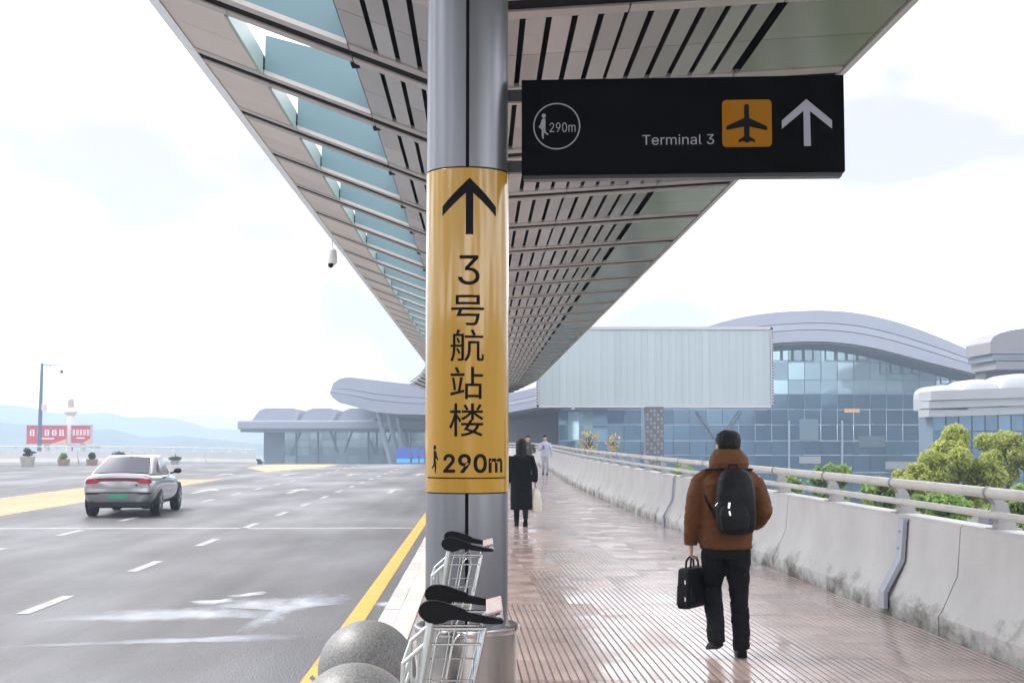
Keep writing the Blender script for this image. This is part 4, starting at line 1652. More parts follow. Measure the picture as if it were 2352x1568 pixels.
# --- generic smaller figures
def figure(name, loc, rz, label, H, cloth, legs, arms, skin_arms=True, facing=1, stride=.28, coat_to=None, hair_long=False, vox=.012, hood=False, shoes='shoe'):
    """H: height. arms: two (elbow, wrist) pairs in units of H relative to the body axis. coat_to: hem height of a long coat"""
    k = H / 1.70
    m = MB()
    hc = (0, .03 * k, 1.575 * k)
    head(m, hc, .225 * k, 1)
    m.tube([(0, 0, 1.38 * k), (0, .02 * k, 1.50 * k)], [.058 * k, .05 * k], 12)
    m.rings([oval((0, 0, z * k), a * k, b * k, 18, 2.4) for z, a, b in ((.80, .15, .10), (.95, .15, .105), (1.1, .14, .095), (1.28, .165, .10), (1.37, .16, .08), (1.42, .08, .06))])
    sh = [Vector((-.17 * k, 0, 1.345 * k)), Vector((.17 * k, 0, 1.345 * k))]
    el = [Vector(a[0]) * k for a in arms]
    wr = [Vector(a[1]) * k for a in arms]
    for i in (0, 1):
        m.tube([sh[i], sh[i].lerp(el[i], .5), el[i], el[i].lerp(wr[i], .5), wr[i]], [.046 * k, .042 * k, .037 * k, .033 * k, .026 * k], 10)
        d = (wr[i] - el[i]).normalized()
        hand(m, wr[i], d, (1 if i == 0 else -1, .2, 0), (0, 1, .2), 1.0, k)
    hp = [Vector((-.08 * k, 0, .84 * k)), Vector((.08 * k, 0, .84 * k))]
    an = [Vector((-.085 * k, stride * .62, .085 * k)), Vector((.075 * k, -stride * .62, .10 * k + (.10 * k if stride > .3 else 0)))]
    kn = [Vector((-.085 * k, stride * .42, .46 * k)), Vector((.08 * k, stride * .08, .46 * k))]
    for i in (0, 1):
        m.tube([hp[i], hp[i].lerp(kn[i], .5), kn[i], kn[i].lerp(an[i], .4), an[i]], [.08 * k, .07 * k, .052 * k, .05 * k, .034 * k], 10)
    p = m.build(name, M['skin'])
    remesh(p, vox * .75, 1)
    p.location = loc
    p.rotation_euler = (0, 0, rz)
    tag(p, label, 'person')
    # hair
    h_ = MB()
    if hair_long:
        h_.rings([oval((0, hc[1] - .03 * k + y * k, hc[2] + z * k), a * k, b * k, 18, 2.2) for z, a, b, y in
                  ((-.28, .075, .05, -.05), (-.2, .105, .075, -.045), (-.1, .112, .09, -.03), (0, .108, .105, -.005), (.06, .105, .112, .01), (.105, .08, .088, .015), (.13, .03, .035, .015))])
    else:
        h_.rings([oval((0, hc[1] - y * k, hc[2] + z * k), a * k, b * k, 18, 2.2) for z, a, b, y in
                  ((-.05, .080, .06, .035), (0, .088, .085, .02), (.045, .090, .1, .004), (.085, .084, .092, 0), (.112, .055, .06, 0), (.12, .02, .02, 0))])
    remesh(h_.build('hair', M['hair'] if not hood else cloth, p), .012, 1)
    # top or coat
    j = MB()
    lo = coat_to if coat_to else .78
    prof = [(lo, .20 if not coat_to else .215, .13 if not coat_to else .17)] + ([(lo + .25, .215, .16)] if coat_to and coat_to < .6 else []) + [(.95, .185 if not coat_to else .205, .13), (1.1, .175, .125), (1.28, .195, .125), (1.36, .175, .10), (1.42, .09, .075), (1.45, .07, .065)]
    j.rings([oval((0, 0, z * k), a * k, b * k, 22, 2.4) for z, a, b in prof])
    for i in (0, 1):
        w2 = wr[i] - (wr[i] - el[i]).normalized() * .02
        j.tube([sh[i] + Vector((0, 0, .01)), sh[i].lerp(el[i], .5), el[i], el[i].lerp(w2, .5), w2], [.076 * k, .07 * k, .062 * k, .057 * k, .048 * k], 14)
    if hood:
        j.rings([oval((0, -.02 * k, (1.44 + z) * k), a * k, b * k, 18, 2.2) for z, a, b in ((-.05, .12, .11), (.03, .135, .125), (.10, .115, .11))])
    remesh(j.build('coat' if coat_to else 'top', cloth, p), vox, 3, .008, 8)
    if not coat_to or coat_to > .5:
        t_ = MB()
        t_.rings([oval((0, 0, z * k), a * k, b * k, 20, 2.4) for z, a, b in ((.88, .165, .115), (.80, .17, .12), (.74, .165, .12))])
        for i, s in ((0, -1), (1, 1)):
            top = Vector((s * .085 * k, 0, .80 * k))
            t_.tube([top, top.lerp(kn[i], .5), kn[i], kn[i].lerp(an[i], .5), an[i] + Vector((0, 0, -.03 * k))], [.09 * k, .085 * k, .068 * k, .062 * k, .06 * k], 14)
        remesh(t_.build('trousers', legs, p), vox, 2, .006, 8)
    for i in (0, 1):
        up = 0 if i == 0 else (.02 if stride < .3 else .12)
        shoe(an[i], (0, 1), up, p, M[shoes], k)
    if coat_to and coat_to < .5:
        for i in (0, 1):
            MB().tube([kn[i].lerp(an[i], .25), kn[i].lerp(an[i], .7), an[i] + Vector((0, 0, -.02))], [.062 * k, .056 * k, .05 * k], 14).build('boot_shaft', M['shoe'], p, smooth=True)
    return p


wo_ = figure('person', (.745, 26.7, 0), 0, 'person in long black coat walking away carrying a cream bag', 1.64, M['coat'], M['trouser'],
             (((-.25, -.02, 1.08), (-.24, .06, .84)), ((.265, -.03, 1.08), (.275, .05, .84))), stride=.34, coat_to=.33, hair_long=True)
gx = .745 + .272
bagp = emp('carrier_bag', (gx + .01, 26.76, .72), R(20), 'cream plastic carrier bag hanging from the hand of the person in black', 'carrier bag')
m = MB()
m.rings([oval((0, 0, z), a, b, 18, 3) for z, a, b in ((-.46, .085, .05), (-.44, .105, .065), (-.30, .112, .07), (-.15, .10, .055), (-.05, .06, .03), (-.02, .035, .02))])
remesh(m.build('bag_body', M['white_bag'], bagp), .012, 2, .012, 9)
for s in (-1, 1):
    MB().tube([(s * .03, 0, -.04), (s * .012, 0, .02), (0, 0, .035)], .007, 6).build('bag_handle', M['white_bag'], bagp, smooth=True)

pf_ = figure('person', (2.80, 63, 0), pi, 'person in pale blue uniform walking towards the camera holding a phone', 1.74, M['uniform'], M['uniform_leg'],
             (((-.27, .02, 1.10), (-.28, .05, .86)), ((.25, .06, 1.08), (.08, .24, 1.16))), stride=.24, vox=.016)
ph = emp('phone', (2.80 - .07, 63 - .30, 1.22), 0, 'small blue phone held by the person in pale blue', 'phone')
MB().box((0, 0, 0), (.08, .012, .16), rx=-.5).build('case', M['phone'], ph, bevel=.004)
MB().box((0, .009, .004), (.07, .004, .145), rx=-.5).build('screen', M['ink'], ph)
figure('person', (1.80, 55.5, 0), pi, 'person in dark grey jacket coming closer behind the person in black', 1.73, M['grey_coat'], M['trouser'],
       (((-.27, .02, 1.10), (-.20, .2, 1.02)), ((.26, .05, 1.08), (.08, .25, 1.20))), stride=.24, vox=.016)
# ------------------------------------------------------------------ far things: materials
M['roof_pale'] = mat('pale_metal_roof', (.27, .285, .345), .5, metal=.1, var=.05, vs=.3, stretch=(.3, 3, 1))
M['roof_line'] = mat('roof_shadow_joint', (.13, .14, .17), .6)
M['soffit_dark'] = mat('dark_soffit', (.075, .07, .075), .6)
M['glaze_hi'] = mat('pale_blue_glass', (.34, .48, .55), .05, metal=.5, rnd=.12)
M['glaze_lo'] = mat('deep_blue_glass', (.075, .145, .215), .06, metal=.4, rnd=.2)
M['glaze_l'] = mat('green_blue_glass', (.20, .29, .33), .09, metal=.3, rnd=.3)
M['mullion'] = mat('blue_grey_mullion', (.10, .14, .19), .5)
M['mullion_pale'] = mat('pale_floor_edge', (.30, .36, .45), .5)
M['vault'] = mat('white_vault_sheet', (.30, .31, .33), .35, var=.04, vs=.4)
M['board_white'] = mat('blank_billboard_sheet', (.36, .42, .445), .5, rnd=.03, var=.06, vs=.5, stretch=(3, 1, .12))
M['board_frame'] = mat('billboard_frame', (.45, .45, .47), .5)
M['board_dark'] = mat('billboard_post_steel', (.09, .09, .10), .6)
M['board_cell'] = mat('billboard_post_cell', (.22, .22, .23), .6)
M['red'] = mat('red_poster', (.48, .035, .055), .6, var=.25, vs=.25)
M['poster_white'] = mat('poster_white', (.75, .72, .72), .6)
M['poster_gold'] = mat('poster_gold', (.75, .42, .22), .6)
M['blue_box'] = mat('blue_lightbox', (.02, .06, .35), .3, emit=(.02, .10, .55), es=.07)
M['cyan_box'] = mat('cyan_lightbox', (.03, .30, .62), .3, emit=(.03, .35, .7), es=.12)
M['frame_dark'] = mat('lightbox_frame', (.12, .09, .10), .5)
M['pole'] = mat('blue_grey_pole', (.13, .18, .26), .45, metal=.3)
M['planter'] = mat('stone_planter', (.36, .34, .33), .8, var=.15, vs=6)
M['planter_brown'] = mat('brown_planter', (.30, .21, .17), .8, var=.15, vs=6)
M['slant'] = mat('grey_slanted_column', (.30, .33, .37), .45, metal=.2)
M['bark'] = mat('bark', (.09, .07, .055), .9, var=.3, vs=9)
M['far_concrete'] = mat('far_parapet_concrete', (.56, .56, .55), .8, var=.06, vs=.5)
M['tower_cap'] = mat('faded_pink_cap', (.45, .33, .32), .6)
M['van'] = mat('blue_grey_van', (.18, .22, .28), .4)


def leafmat(name, a, b):
    m = mat(name, a, .55, spec=.3)
    k = NT(m)
    at = k.n('ShaderNodeAttribute', attribute_name='tint')
    rp = k.n('ShaderNodeValToRGB')
    rp.color_ramp.elements[0].color = rgba(a)
    rp.color_ramp.elements[1].color = rgba(b)
    k.l(at.outputs['Fac'], rp.inputs['Fac'])
    k.l(rp.outputs[0], k.b.inputs['Base Color'])
    tr = k.n('ShaderNodeBsdfTranslucent')
    k.l(rp.outputs[0], tr.inputs['Color'])
    ms = k.n('ShaderNodeMixShader')
    ms.inputs[0].default_value = .5
    k.l(k.b.outputs[0], ms.inputs[1])
    k.l(tr.outputs[0], ms.inputs[2])
    k.l(ms.outputs[0], k.t.nodes['Material Output'].inputs['Surface'])
    return m


M['leaf'] = leafmat('yellow_green_leaf', (.20, .27, .06), (.54, .55, .16))
M['leaf2'] = leafmat('fresh_green_leaf', (.13, .24, .06), (.34, .46, .15))
M['leaf_y'] = leafmat('autumn_yellow_leaf', (.46, .32, .06), (.66, .52, .16))
M['leaf_d'] = leafmat('dark_green_leaf', (.02, .05, .02), (.06, .10, .04))


def leaf_mesh(name, clusters, n, size, seed, mt):
    """leaf faces spread through a set of ellipsoid clumps [(centre, radii)]"""
    rg = np.random.default_rng(seed)
    wts = np.array([c[1][0] * c[1][1] * c[1][2] for c in clusters]) ** .75
    idx = rg.choice(len(clusters), n, p=wts / wts.sum())
    C = np.array([c[0] for c in clusters])[idx]
    Rr = np.array([c[1] for c in clusters])[idx]
    d = rg.normal(size=(n, 3))
    d /= np.linalg.norm(d, axis=1)[:, None]
    rad = rg.random(n) ** .42
    p = C + d * Rr * rad[:, None]
    nrm = d * .6 + rg.normal(size=(n, 3)) * .7 + np.array([0, 0, .5])
    nrm /= np.linalg.norm(nrm, axis=1)[:, None]
    t = np.cross(nrm, rg.normal(size=(n, 3)))
    t /= np.linalg.norm(t, axis=1)[:, None]
    b = np.cross(nrm, t)
    s = size * rg.uniform(.6, 1.3, n)[:, None]
    V = np.stack([p - t * s, p - b * s * .45 + nrm * s * .08, p + t * s, p + b * s * .45 + nrm * s * .08], 1).reshape(-1, 3)
    me = bpy.data.meshes.new(name)
    me.vertices.add(4 * n)
    me.vertices.foreach_set('co', V.ravel())
    me.loops.add(4 * n)
    me.loops.foreach_set('vertex_index', np.arange(4 * n))
    me.polygons.add(n)
    me.polygons.foreach_set('loop_start', np.arange(n) * 4)
    me.polygons.foreach_set('loop_total', np.full(n, 4))
    me.update()
    at = me.attributes.new('tint', 'FLOAT', 'FACE')
    at.data.foreach_set('value', np.clip(rg.normal(.5, .24, n) , 0, 1))
    me.materials.append(mt)
    return me


def tree(name, px, py_top, Y, wpx, hpx, label, group, mt, seed, n=5200, leaf=.11, base=GZ):
    """a tree whose crown tops out at the given photograph height; wpx, hpx: crown size"""
    rg = random.Random(seed)
    top = P(px, py_top, Y)
    k = Y / F
    W, Hh = wpx * k, hpx * k
    x, z1 = top.x, top.z
    t = emp(name, (x, Y, base), 0, label, 'tree', group)
    H = z1 - base
    cz_ = H - Hh / 2
    cl = []
    for i in range(44):
        a = rg.uniform(0, 2 * pi)
        rr = rg.uniform(.12, .46)
        zz = rg.uniform(-.42, .40)
        sh = sqrt(max(.05, 1 - (zz / .5) ** 2 * .8))
        c = (cos(a) * rr * W * sh, sin(a) * rr * W * .9 * sh, cz_ + zz * Hh)
        q = rg.uniform(.07, .16)
        cl.append((c, (W * q, W * q, Hh * q * .75)))
    cl.append(((0, 0, H - Hh * .14), (W * .16, W * .16, Hh * .14)))
    obj('crown', leaf_mesh('crown', cl, n, leaf, seed, mt), None, t)
    m = MB()
    m.tube([(0, 0, 0), (.03, .02, H * .3), (-.02, .03, H - Hh * .75), (0, 0, H - Hh * .3)], [W * .045 + .05, W * .035 + .04, W * .028 + .03, .02], 9)
    for c, r_ in cl[:14]:
        z0 = H - Hh * rg.uniform(.6, .95)
        m.tube([(0, 0, z0), (c[0] * .5, c[1] * .5, lerp(z0, c[2], .6)), c], [W * .016 + .015, W * .01 + .01, .008], 6)
    m.build('trunk', M['bark'], t, smooth=True)
    return t


G1 = 'trees beyond the barrier'
tree('broadleaf_tree', 2195, 972, 38, 200, 240, 'tall yellow green tree with the highest crown beyond the guard rail', G1, M['leaf'], 3, 26000, .06)
tree('broadleaf_tree', 2300, 986, 41, 150, 230, 'bushy yellow green tree just right of the tallest tree', G1, M['leaf'], 4, 19000, .06)
tree('broadleaf_tree', 2345, 1110, 27, 130, 150, 'bright green tree at the right edge behind the rail', G1, M['leaf2'], 5, 5000, .07)
tree('broadleaf_tree', 2098, 1062, 36, 120, 170, 'low yellow green tree left of the tallest tree', G1, M['leaf'], 6, 11000, .06)
tree('broadleaf_tree', 2020, 1092, 33, 120, 130, 'small light green tree behind the middle of the rail', G1, M['leaf2'], 7, 3800, .08)
tree('broadleaf_tree', 1906, 1064, 44, 110, 120, 'rounded fresh green tree above the rail right of the man', G1, M['leaf2'], 8, 3600, .10)
tree('broadleaf_tree', 1806, 1084, 40, 100, 120, 'small bright green tree close to the right arm of the man', G1, M['leaf2'], 9, 3200, .09)
tree('broadleaf_tree', 1565, 1064, 60, 110, 80, 'little green tree seen through the rail left of the man', G1, M['leaf2'], 10, 2600, .12)
tree('broadleaf_tree', 2170, 1130, 25, 170, 140, 'fresh green tree low behind the rail below the tallest tree', G1, M['leaf2'], 21, 4200, .07)
tree('autumn_sapling', 1352, 984, 88, 46, 60, 'thin sapling with sparse yellow leaves left of the billboard post', 'autumn saplings', M['leaf_y'], 11, 150, .13)
tree('autumn_sapling', 1408, 996, 90, 34, 40, 'thin sapling with a few yellow leaves nearest the billboard post', 'autumn saplings', M['leaf_y'], 12, 80, .13)

# ------------------------------------------------------------------ blank billboard
BY = 110.0
kb_ = BY / F
bl, br_ = P(1238, 750, BY), P(1768, 750, BY)
bb = emp('blank_billboard', (P(1502, 935, BY).x, BY, GZ), 0, 'huge blank white billboard on a perforated post', 'billboard')
ob = bb.location
zt_b, zb_b = P(1500, 752, BY).z, P(1500, 934, BY).z
n = 34
sp = MB().box((0, 0, 0), ((br_.x - bl.x) / n - .008, .10, zt_b - zb_b - .3)).mesh('cover_sheet')
sp.materials.append(M['board_white'])
for i in range(n):
    x = lerp(bl.x, br_.x, (i + .5) / n)
    obj('cover_sheet', sp, None, bb, (x - ob.x, random.uniform(-.004, .004), (zt_b + zb_b) / 2 - ob.z), (0, 0, random.uniform(-.02, .02)))
m = MB()
Wd = br_.x - bl.x
m.box((0, .1, zt_b - .05), (Wd + .4, .5, .22)).box((0, .1, zb_b + .04), (Wd + .4, .5, .2))
for s in (-1, 1):
    m.box((s * (Wd / 2 + .12), .1, (zt_b + zb_b) / 2), (.2, .5, zt_b - zb_b + .06))
m.v = [(a + (bl.x + br_.x) / 2 - ob.x, b, c - ob.z) for a, b, c in m.v]
m.build('board_frame', M['board_frame'], bb)
m = MB()
m.box(((bl.x + br_.x) / 2 - ob.x, .45, (zt_b + zb_b) / 2 - ob.z), (Wd + .1, .4, zt_b - zb_b - .1))
m.build('board_back', M['board_dark'], bb)
lm = MB()
for s in (-1, 1):
    for i in range(26):
        lm.box((s * (Wd / 2 + .16) + (bl.x + br_.x) / 2 - ob.x, -.19, lerp(zb_b, zt_b, (i + .5) / 26) - ob.z), (.10, .05, .11))
tag(lm.build('lamp_row', M['board_dark'], bb), kind='stuff')
pw = 42 * kb_
m = MB().box((0, .2, (zb_b - GZ) / 2), (pw, 1.1, zb_b - GZ))
m.build('post', M['board_dark'], bb)
m = MB()
for j in range(20):
    for i in range(5):
        if (i + j * 2) % 3:
            m.box((lerp(-pw / 2 + .16, pw / 2 - .16, i / 4), -.36, zb_b - GZ - .3 - j * .32), (.17, .02, .2))
tag(m.build('post_cells', M['board_cell'], bb), kind='stuff')

# ------------------------------------------------------------------ right terminal hall with wavy roof
TY = 160.0
tb = emp('terminal_hall', (30, TY, GZ), 0, 'blue glass terminal hall under a wavy pale roof', 'building')
OB = (30, TY, GZ)
top = [(1165, 905), (1220, 893), (1290, 872), (1400, 835), (1500, 795), (1600, 757), (1700, 727), (1780, 716), (1880, 711), (1970, 716), (2060, 737), (2140, 765), (2210, 795), (2275, 824), (2330, 846)]
bot = [(1165, 948), (1220, 938), (1290, 925), (1400, 898), (1500, 862), (1600, 825), (1700, 795), (1780, 787), (1880, 782), (1970, 790), (2060, 811), (2140, 834), (2210, 850), (2275, 868), (2330, 880)]
def smoothpts(pts, n=48):
    xs_ = np.array([p[0] for p in pts], float)
    ys_ = np.array([p[1] for p in pts], float)
    t = np.linspace(xs_[0], xs_[-1], n)
    y = np.interp(t, xs_, ys_)
    for _ in range(3):
        y[1:-1] = (y[:-2] + 2 * y[1:-1] + y[2:]) / 4
    return list(zip(t, y))
top, bot = smoothpts(top), smoothpts(bot)
DEP = 46.0
# three stepped fascia rows, each a little behind the one below
rf = emp('roof', (0, 0, 0))
rf.parent = tb
for j, (f0, f1, yo, mt) in enumerate(((0, .40, 1.2, 'roof_pale'), (.42, .62, .6, 'roof_pale'), (.64, 1.0, 0, 'roof_pale'))):
    m = MB()
    rs_ = []
    for (x, a), (_, b) in zip(top, bot):
        p0, p1 = P(x, lerp(a, b, f0), TY + yo), P(x, lerp(a, b, f1), TY + yo)
        rs_.append([(p1.x, TY + yo, p1.z), (p0.x, TY + yo + .15, p0.z), (p0.x, TY + DEP, p0.z), (p1.x, TY + DEP, p1.z)])
    m.rings(rs_)
    m.build('fascia_row', M[mt], rf, smooth=30, org=OB)
m = MB()
m.rings([[(P(x, lerp(a, b, .05), TY + 1.6).x, TY + 1.6, P(x, lerp(a, b, .05), TY + 1.6).z), (P(x, b, TY + 1.6).x, TY + 1.6, P(x, lerp(a, b, .97), TY + 1.6).z),
          (P(x, b, TY).x, TY + DEP - 1, P(x, lerp(a, b, .97), TY).z), (P(x, a, TY).x, TY + DEP - 1, P(x, lerp(a, b, .05), TY).z)] for (x, a), (_, b) in zip(top, bot)])
m.build('joint_core', M['roof_line'], rf, org=OB)
# soffit
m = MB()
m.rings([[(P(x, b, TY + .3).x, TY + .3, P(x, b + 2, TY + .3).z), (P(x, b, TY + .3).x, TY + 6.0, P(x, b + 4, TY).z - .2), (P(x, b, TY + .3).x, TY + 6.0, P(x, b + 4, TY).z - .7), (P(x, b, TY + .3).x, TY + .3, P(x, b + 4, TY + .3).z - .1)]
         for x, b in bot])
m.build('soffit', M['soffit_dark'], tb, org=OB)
# glass panes: storeys by bays, clipped by the roof line
GYp = TY + 4.5
kx_ = GYp / F
x0p, x1p = 1283, 2262
rows = [(790, 832), (832, 872), (872, 905), (905, 940), (940, 975), (975, 1012), (1012, 1045), (1045, 1085), (1085, 1130), (1130, 1172)]
NCOL = 26
pid = 0
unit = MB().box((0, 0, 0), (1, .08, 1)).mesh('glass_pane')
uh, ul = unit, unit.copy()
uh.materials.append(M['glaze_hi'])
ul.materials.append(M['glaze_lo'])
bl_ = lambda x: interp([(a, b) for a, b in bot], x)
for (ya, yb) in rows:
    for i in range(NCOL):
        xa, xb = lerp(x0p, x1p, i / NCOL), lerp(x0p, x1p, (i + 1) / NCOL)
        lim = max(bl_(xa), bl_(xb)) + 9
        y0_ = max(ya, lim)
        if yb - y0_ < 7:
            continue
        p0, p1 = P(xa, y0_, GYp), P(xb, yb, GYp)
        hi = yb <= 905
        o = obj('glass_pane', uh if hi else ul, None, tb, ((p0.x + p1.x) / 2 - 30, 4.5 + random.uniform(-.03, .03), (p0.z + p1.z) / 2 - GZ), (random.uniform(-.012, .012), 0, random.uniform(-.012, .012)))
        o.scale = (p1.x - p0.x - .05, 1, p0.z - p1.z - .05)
m = MB()
a, b = P(x0p, 800, GYp), P(x1p, 1172, GYp)
for i in range(NCOL + 1):
    x = lerp(x0p, x1p, i / NCOL)
    p0, p1 = P(x, bl_(x) + 4, GYp), P(x, 1172, GYp)
    m.box((p0.x, GYp + .2, (p0.z + p1.z) / 2), (.09, .3, p0.z - p1.z))
m.build('mullion_frame', M['mullion'], tb, org=OB)
for (ya, yb) in rows:
    m = MB()
    p0, p1 = P(x0p, yb, GYp), P(x1p, yb, GYp)
    xs0 = x0p
    if yb < 940:
        cand = [x for x in range(int(x0p), int(x1p), 6) if bl_(x) + 8 < yb]
        if not cand:
            continue
        p0, p1 = P(min(cand), yb, GYp), P(max(cand), yb, GYp)
    m.box(((p0.x + p1.x) / 2, GYp + .12, p0.z), (p1.x - p0.x, .32, (.08 if yb < 940 else .13)))
    m.build('floor_edge', M['mullion'] if yb < 940 else M['mullion_pale'], tb, org=OB)
# opening windows with dark frames
for xa, y0_ in ((1772, 802), (1797, 802), (1822, 802), (1846, 802), (1896, 802), (1921, 802), (1946, 802), (1971, 802), (2022, 832), (2047, 832), (2072, 832), (2097, 832), (2161, 855), (2211, 858), (2236, 858)):
    p0, p1 = P(xa, y0_, GYp - .15), P(xa + 22, y0_ + 26, GYp - .15)
    wn = MB()
    w_, h_ = p1.x - p0.x, p0.z - p1.z
    for bx_, bz_, bw_, bh_ in ((p0.x, (p0.z + p1.z) / 2, .13, h_), (p1.x, (p0.z + p1.z) / 2, .13, h_), ((p0.x + p1.x) / 2, p0.z, w_, .10), ((p0.x + p1.x) / 2, p1.z, w_, .10)):
        wn.box((bx_, GYp - .12, bz_), (bw_, .12, bh_))
    wn.build('window_frame', M['mullion'], tb, org=OB)
# pale panels, blinds and a warm lamp behind the glazing
for xa, xb, ya, yb, mt in ((2186 - 350, 2236 - 350, 1062 - 14, 1078 - 14, 'vault'), (2034, 2115, 1060, 1077, 'vault'), (1836, 1880, 962, 1012, 'glaze_l'),
                           (1972, 2034, 1001, 1026, 'glaze_l'), (1940, 1975, 938, 947, 'poster_gold'), (1305, 1330, 945, 1010, 'glaze_hi'), (1340, 1362, 946, 985, 'glaze_l')):
    p0, p1 = P(xa, ya, GYp - .2), P(xb, yb, GYp - .2)
    MB().box(((p0.x + p1.x) / 2, GYp - .12, (p0.z + p1.z) / 2), (p1.x - p0.x, .06, p0.z - p1.z)).build('facade_panel', M[mt], tb, org=OB)
for xa, xb in ((1600, 1660), (1700, 1640)):
    p0, p1 = P(xa, 945, GYp), P(xb, 1030, GYp)
    MB().tube([(p0.x, GYp - .2, p0.z), (p1.x, GYp - .2, p1.z)], .22, 8).build('brace_tube', M['mullion'], tb, org=OB)
for x in (1812, 1934):
    p0, p1 = P(x, 965, GYp - .2), P(x, 1084, GYp - .2)
    MB().tube([(p0.x, GYp - .25, p0.z), (p1.x, GYp - .25, p1.z)], .14, 8).build('facade_pole', M['mullion_pale'], tb, org=OB)
# left shoulder: dark underside wall
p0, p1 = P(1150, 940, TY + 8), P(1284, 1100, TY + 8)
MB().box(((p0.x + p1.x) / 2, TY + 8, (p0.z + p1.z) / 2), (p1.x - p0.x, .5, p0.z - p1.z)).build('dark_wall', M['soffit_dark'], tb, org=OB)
MB().box((tb.location.x + 5, TY + DEP / 2 + 5, GZ + 4), (52, DEP - 2, 8)).build('core', M['mullion'], tb, org=OB)

# ------------------------------------------------------------------ vaulted pier to the right, and the rounded eave above it
VY = 122.0
vp = emp('vaulted_pier', (50, VY, GZ), 0, 'low pier with white scalloped vault roofs over blue glass', 'building')
OV = (50, VY, GZ)
vx = [(2138, 2222, 908, 883), (2210, 2312, 902, 869), (2298, 2420, 892, 856), (2405, 2540, 880, 842)]
for i, (xa, xb, yb_, yt) in enumerate(vx):
    pts_ = []
    for k in range(13):
        a = pi * k / 12
        x = lerp(xa, xb, (1 - cos(a)) / 2)
        y = lerp(yb_ + 6, yt, sin(a) ** .6)
        pts_.append(P(x, y, VY))
    m = MB()
    rs_ = []
    for (dy, f) in ((0, .0), (.25, .5), (.7, .8), (1.6, 1.0), (5, 1.0)):
        r0 = []
        for p in pts_:
            zb0 = pts_[0].z - .5
            r0.append((p.x, VY + dy, zb0 + (p.z - zb0) * f))
        r0 += [(pts_[-1].x, VY + dy, pts_[0].z - 1.0), (pts_[0].x, VY + dy, pts_[0].z - 1.0)]
        rs_.append(r0)
    m.rings(rs_)
    m.build('vault', M['vault'], vp, smooth=50, org=OV)
for j, (ya, yb, yo) in enumerate(((892, 913, 0.5), (915, 931, .25), (933, 951, 0))):
    m = MB()
    rs_ = []
    for i in range(9):
        x = lerp(2134 if j else 2139, 2540, i / 8)
        dy = (x - 2134) * -.06 if True else 0
        p0, p1 = P(x, ya + dy * .7 + 6, VY - yo), P(x, yb + dy * .5 + 6, VY - yo)
        rs_.append([(p1.x, VY - yo, p1.z), (p0.x, VY - yo, p0.z), (p0.x, VY + 3, p0.z), (p1.x, VY + 3, p1.z)])
    m.rings(rs_)
    m.build('fascia_row', M['vault'], vp, org=OV)
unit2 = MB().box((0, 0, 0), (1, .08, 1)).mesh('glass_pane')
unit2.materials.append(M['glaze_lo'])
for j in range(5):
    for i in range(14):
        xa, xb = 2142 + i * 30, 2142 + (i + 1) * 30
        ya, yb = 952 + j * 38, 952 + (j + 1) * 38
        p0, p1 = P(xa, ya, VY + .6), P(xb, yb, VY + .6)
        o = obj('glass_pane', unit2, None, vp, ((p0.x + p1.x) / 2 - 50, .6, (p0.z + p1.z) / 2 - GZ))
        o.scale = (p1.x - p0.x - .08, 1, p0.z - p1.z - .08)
p0, p1 = P(2140, 945, VY + 1.2), P(2560, 1150, VY + 1.2)
MB().box(((p0.x + p1.x) / 2, VY + 3, (p0.z + p1.z) / 2), (p1.x - p0.x, 4, p0.z - p1.z)).build('core', M['mullion'], vp, org=OV)
EY = 135.0
ev = emp('rounded_eave', (P(2310, 800, EY).x, EY, GZ), 0, 'rounded grey roof end at the far right edge', 'building')
OE = tuple(ev.location)
M['eave'] = mat('warm_grey_roof', (.19, .18, .195), .5, var=.05, vs=.4)
for a, b, x0_, mt in ((752, 812, 2275, 'eave'), (814, 828, 2281, 'roof_line'), (830, 848, 2288, 'eave')):
    m = MB()
    rs_ = []
    for i in range(11):
        x = lerp(x0_, 2560, (i / 10) ** 1.6)
        t = min(1, (x - x0_) / 110.0)
        ya = lerp(lerp(a, b, .55), a, sqrt(1 - (1 - t) ** 2)) if mt == 'eave' and a == 752 else a
        p0, p1 = P(x, ya, EY), P(x, b, EY)
        rs_.append([(p1.x, EY, p1.z), (p0.x, EY, p0.z), (p0.x, EY + 7, p0.z), (p1.x, EY + 7, p1.z)])
    m.rings(rs_)
    m.build('eave_row', M[mt], ev, smooth=30, org=OE)
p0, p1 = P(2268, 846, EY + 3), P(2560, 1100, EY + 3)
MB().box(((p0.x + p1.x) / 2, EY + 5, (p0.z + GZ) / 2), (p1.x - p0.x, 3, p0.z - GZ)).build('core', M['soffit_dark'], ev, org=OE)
pm_ = P(2298, 740, EY + 5)
tag(MB().tube([(pm_.x, EY + 5, pm_.z - 1.2), (pm_.x, EY + 5, pm_.z + .5)], .06, 6).tube([(pm_.x - .3, EY + 5, pm_.z + .2), (pm_.x + .1, EY + 5, pm_.z + .2)], .04, 6).build('roof_mast', M['board_frame']), 'thin mast on the rounded roof at far right', 'mast')

# ------------------------------------------------------------------ left terminal beyond the crest
LY = 240.0
lt = emp('glass_terminal', (P(700, 1060, LY).x, LY, -6), 0, 'low glass terminal with humped roof beyond the road crest', 'building')
OL = tuple(lt.location)
LB = lambda x, y, dy=0: P(x, y, LY + dy)


def lbox(name, xa, xb, ya, yb, dy, dep, mt, bev=0.0):
    p0, p1 = LB(xa, ya, dy), LB(xb, yb, dy)
    return MB().box(((p0.x + p1.x) / 2, LY + dy + dep / 2, (p0.z + p1.z) / 2), (p1.x - p0.x, dep, p0.z - p1.z)).build(name, M[mt], lt, org=OL, bevel=bev)


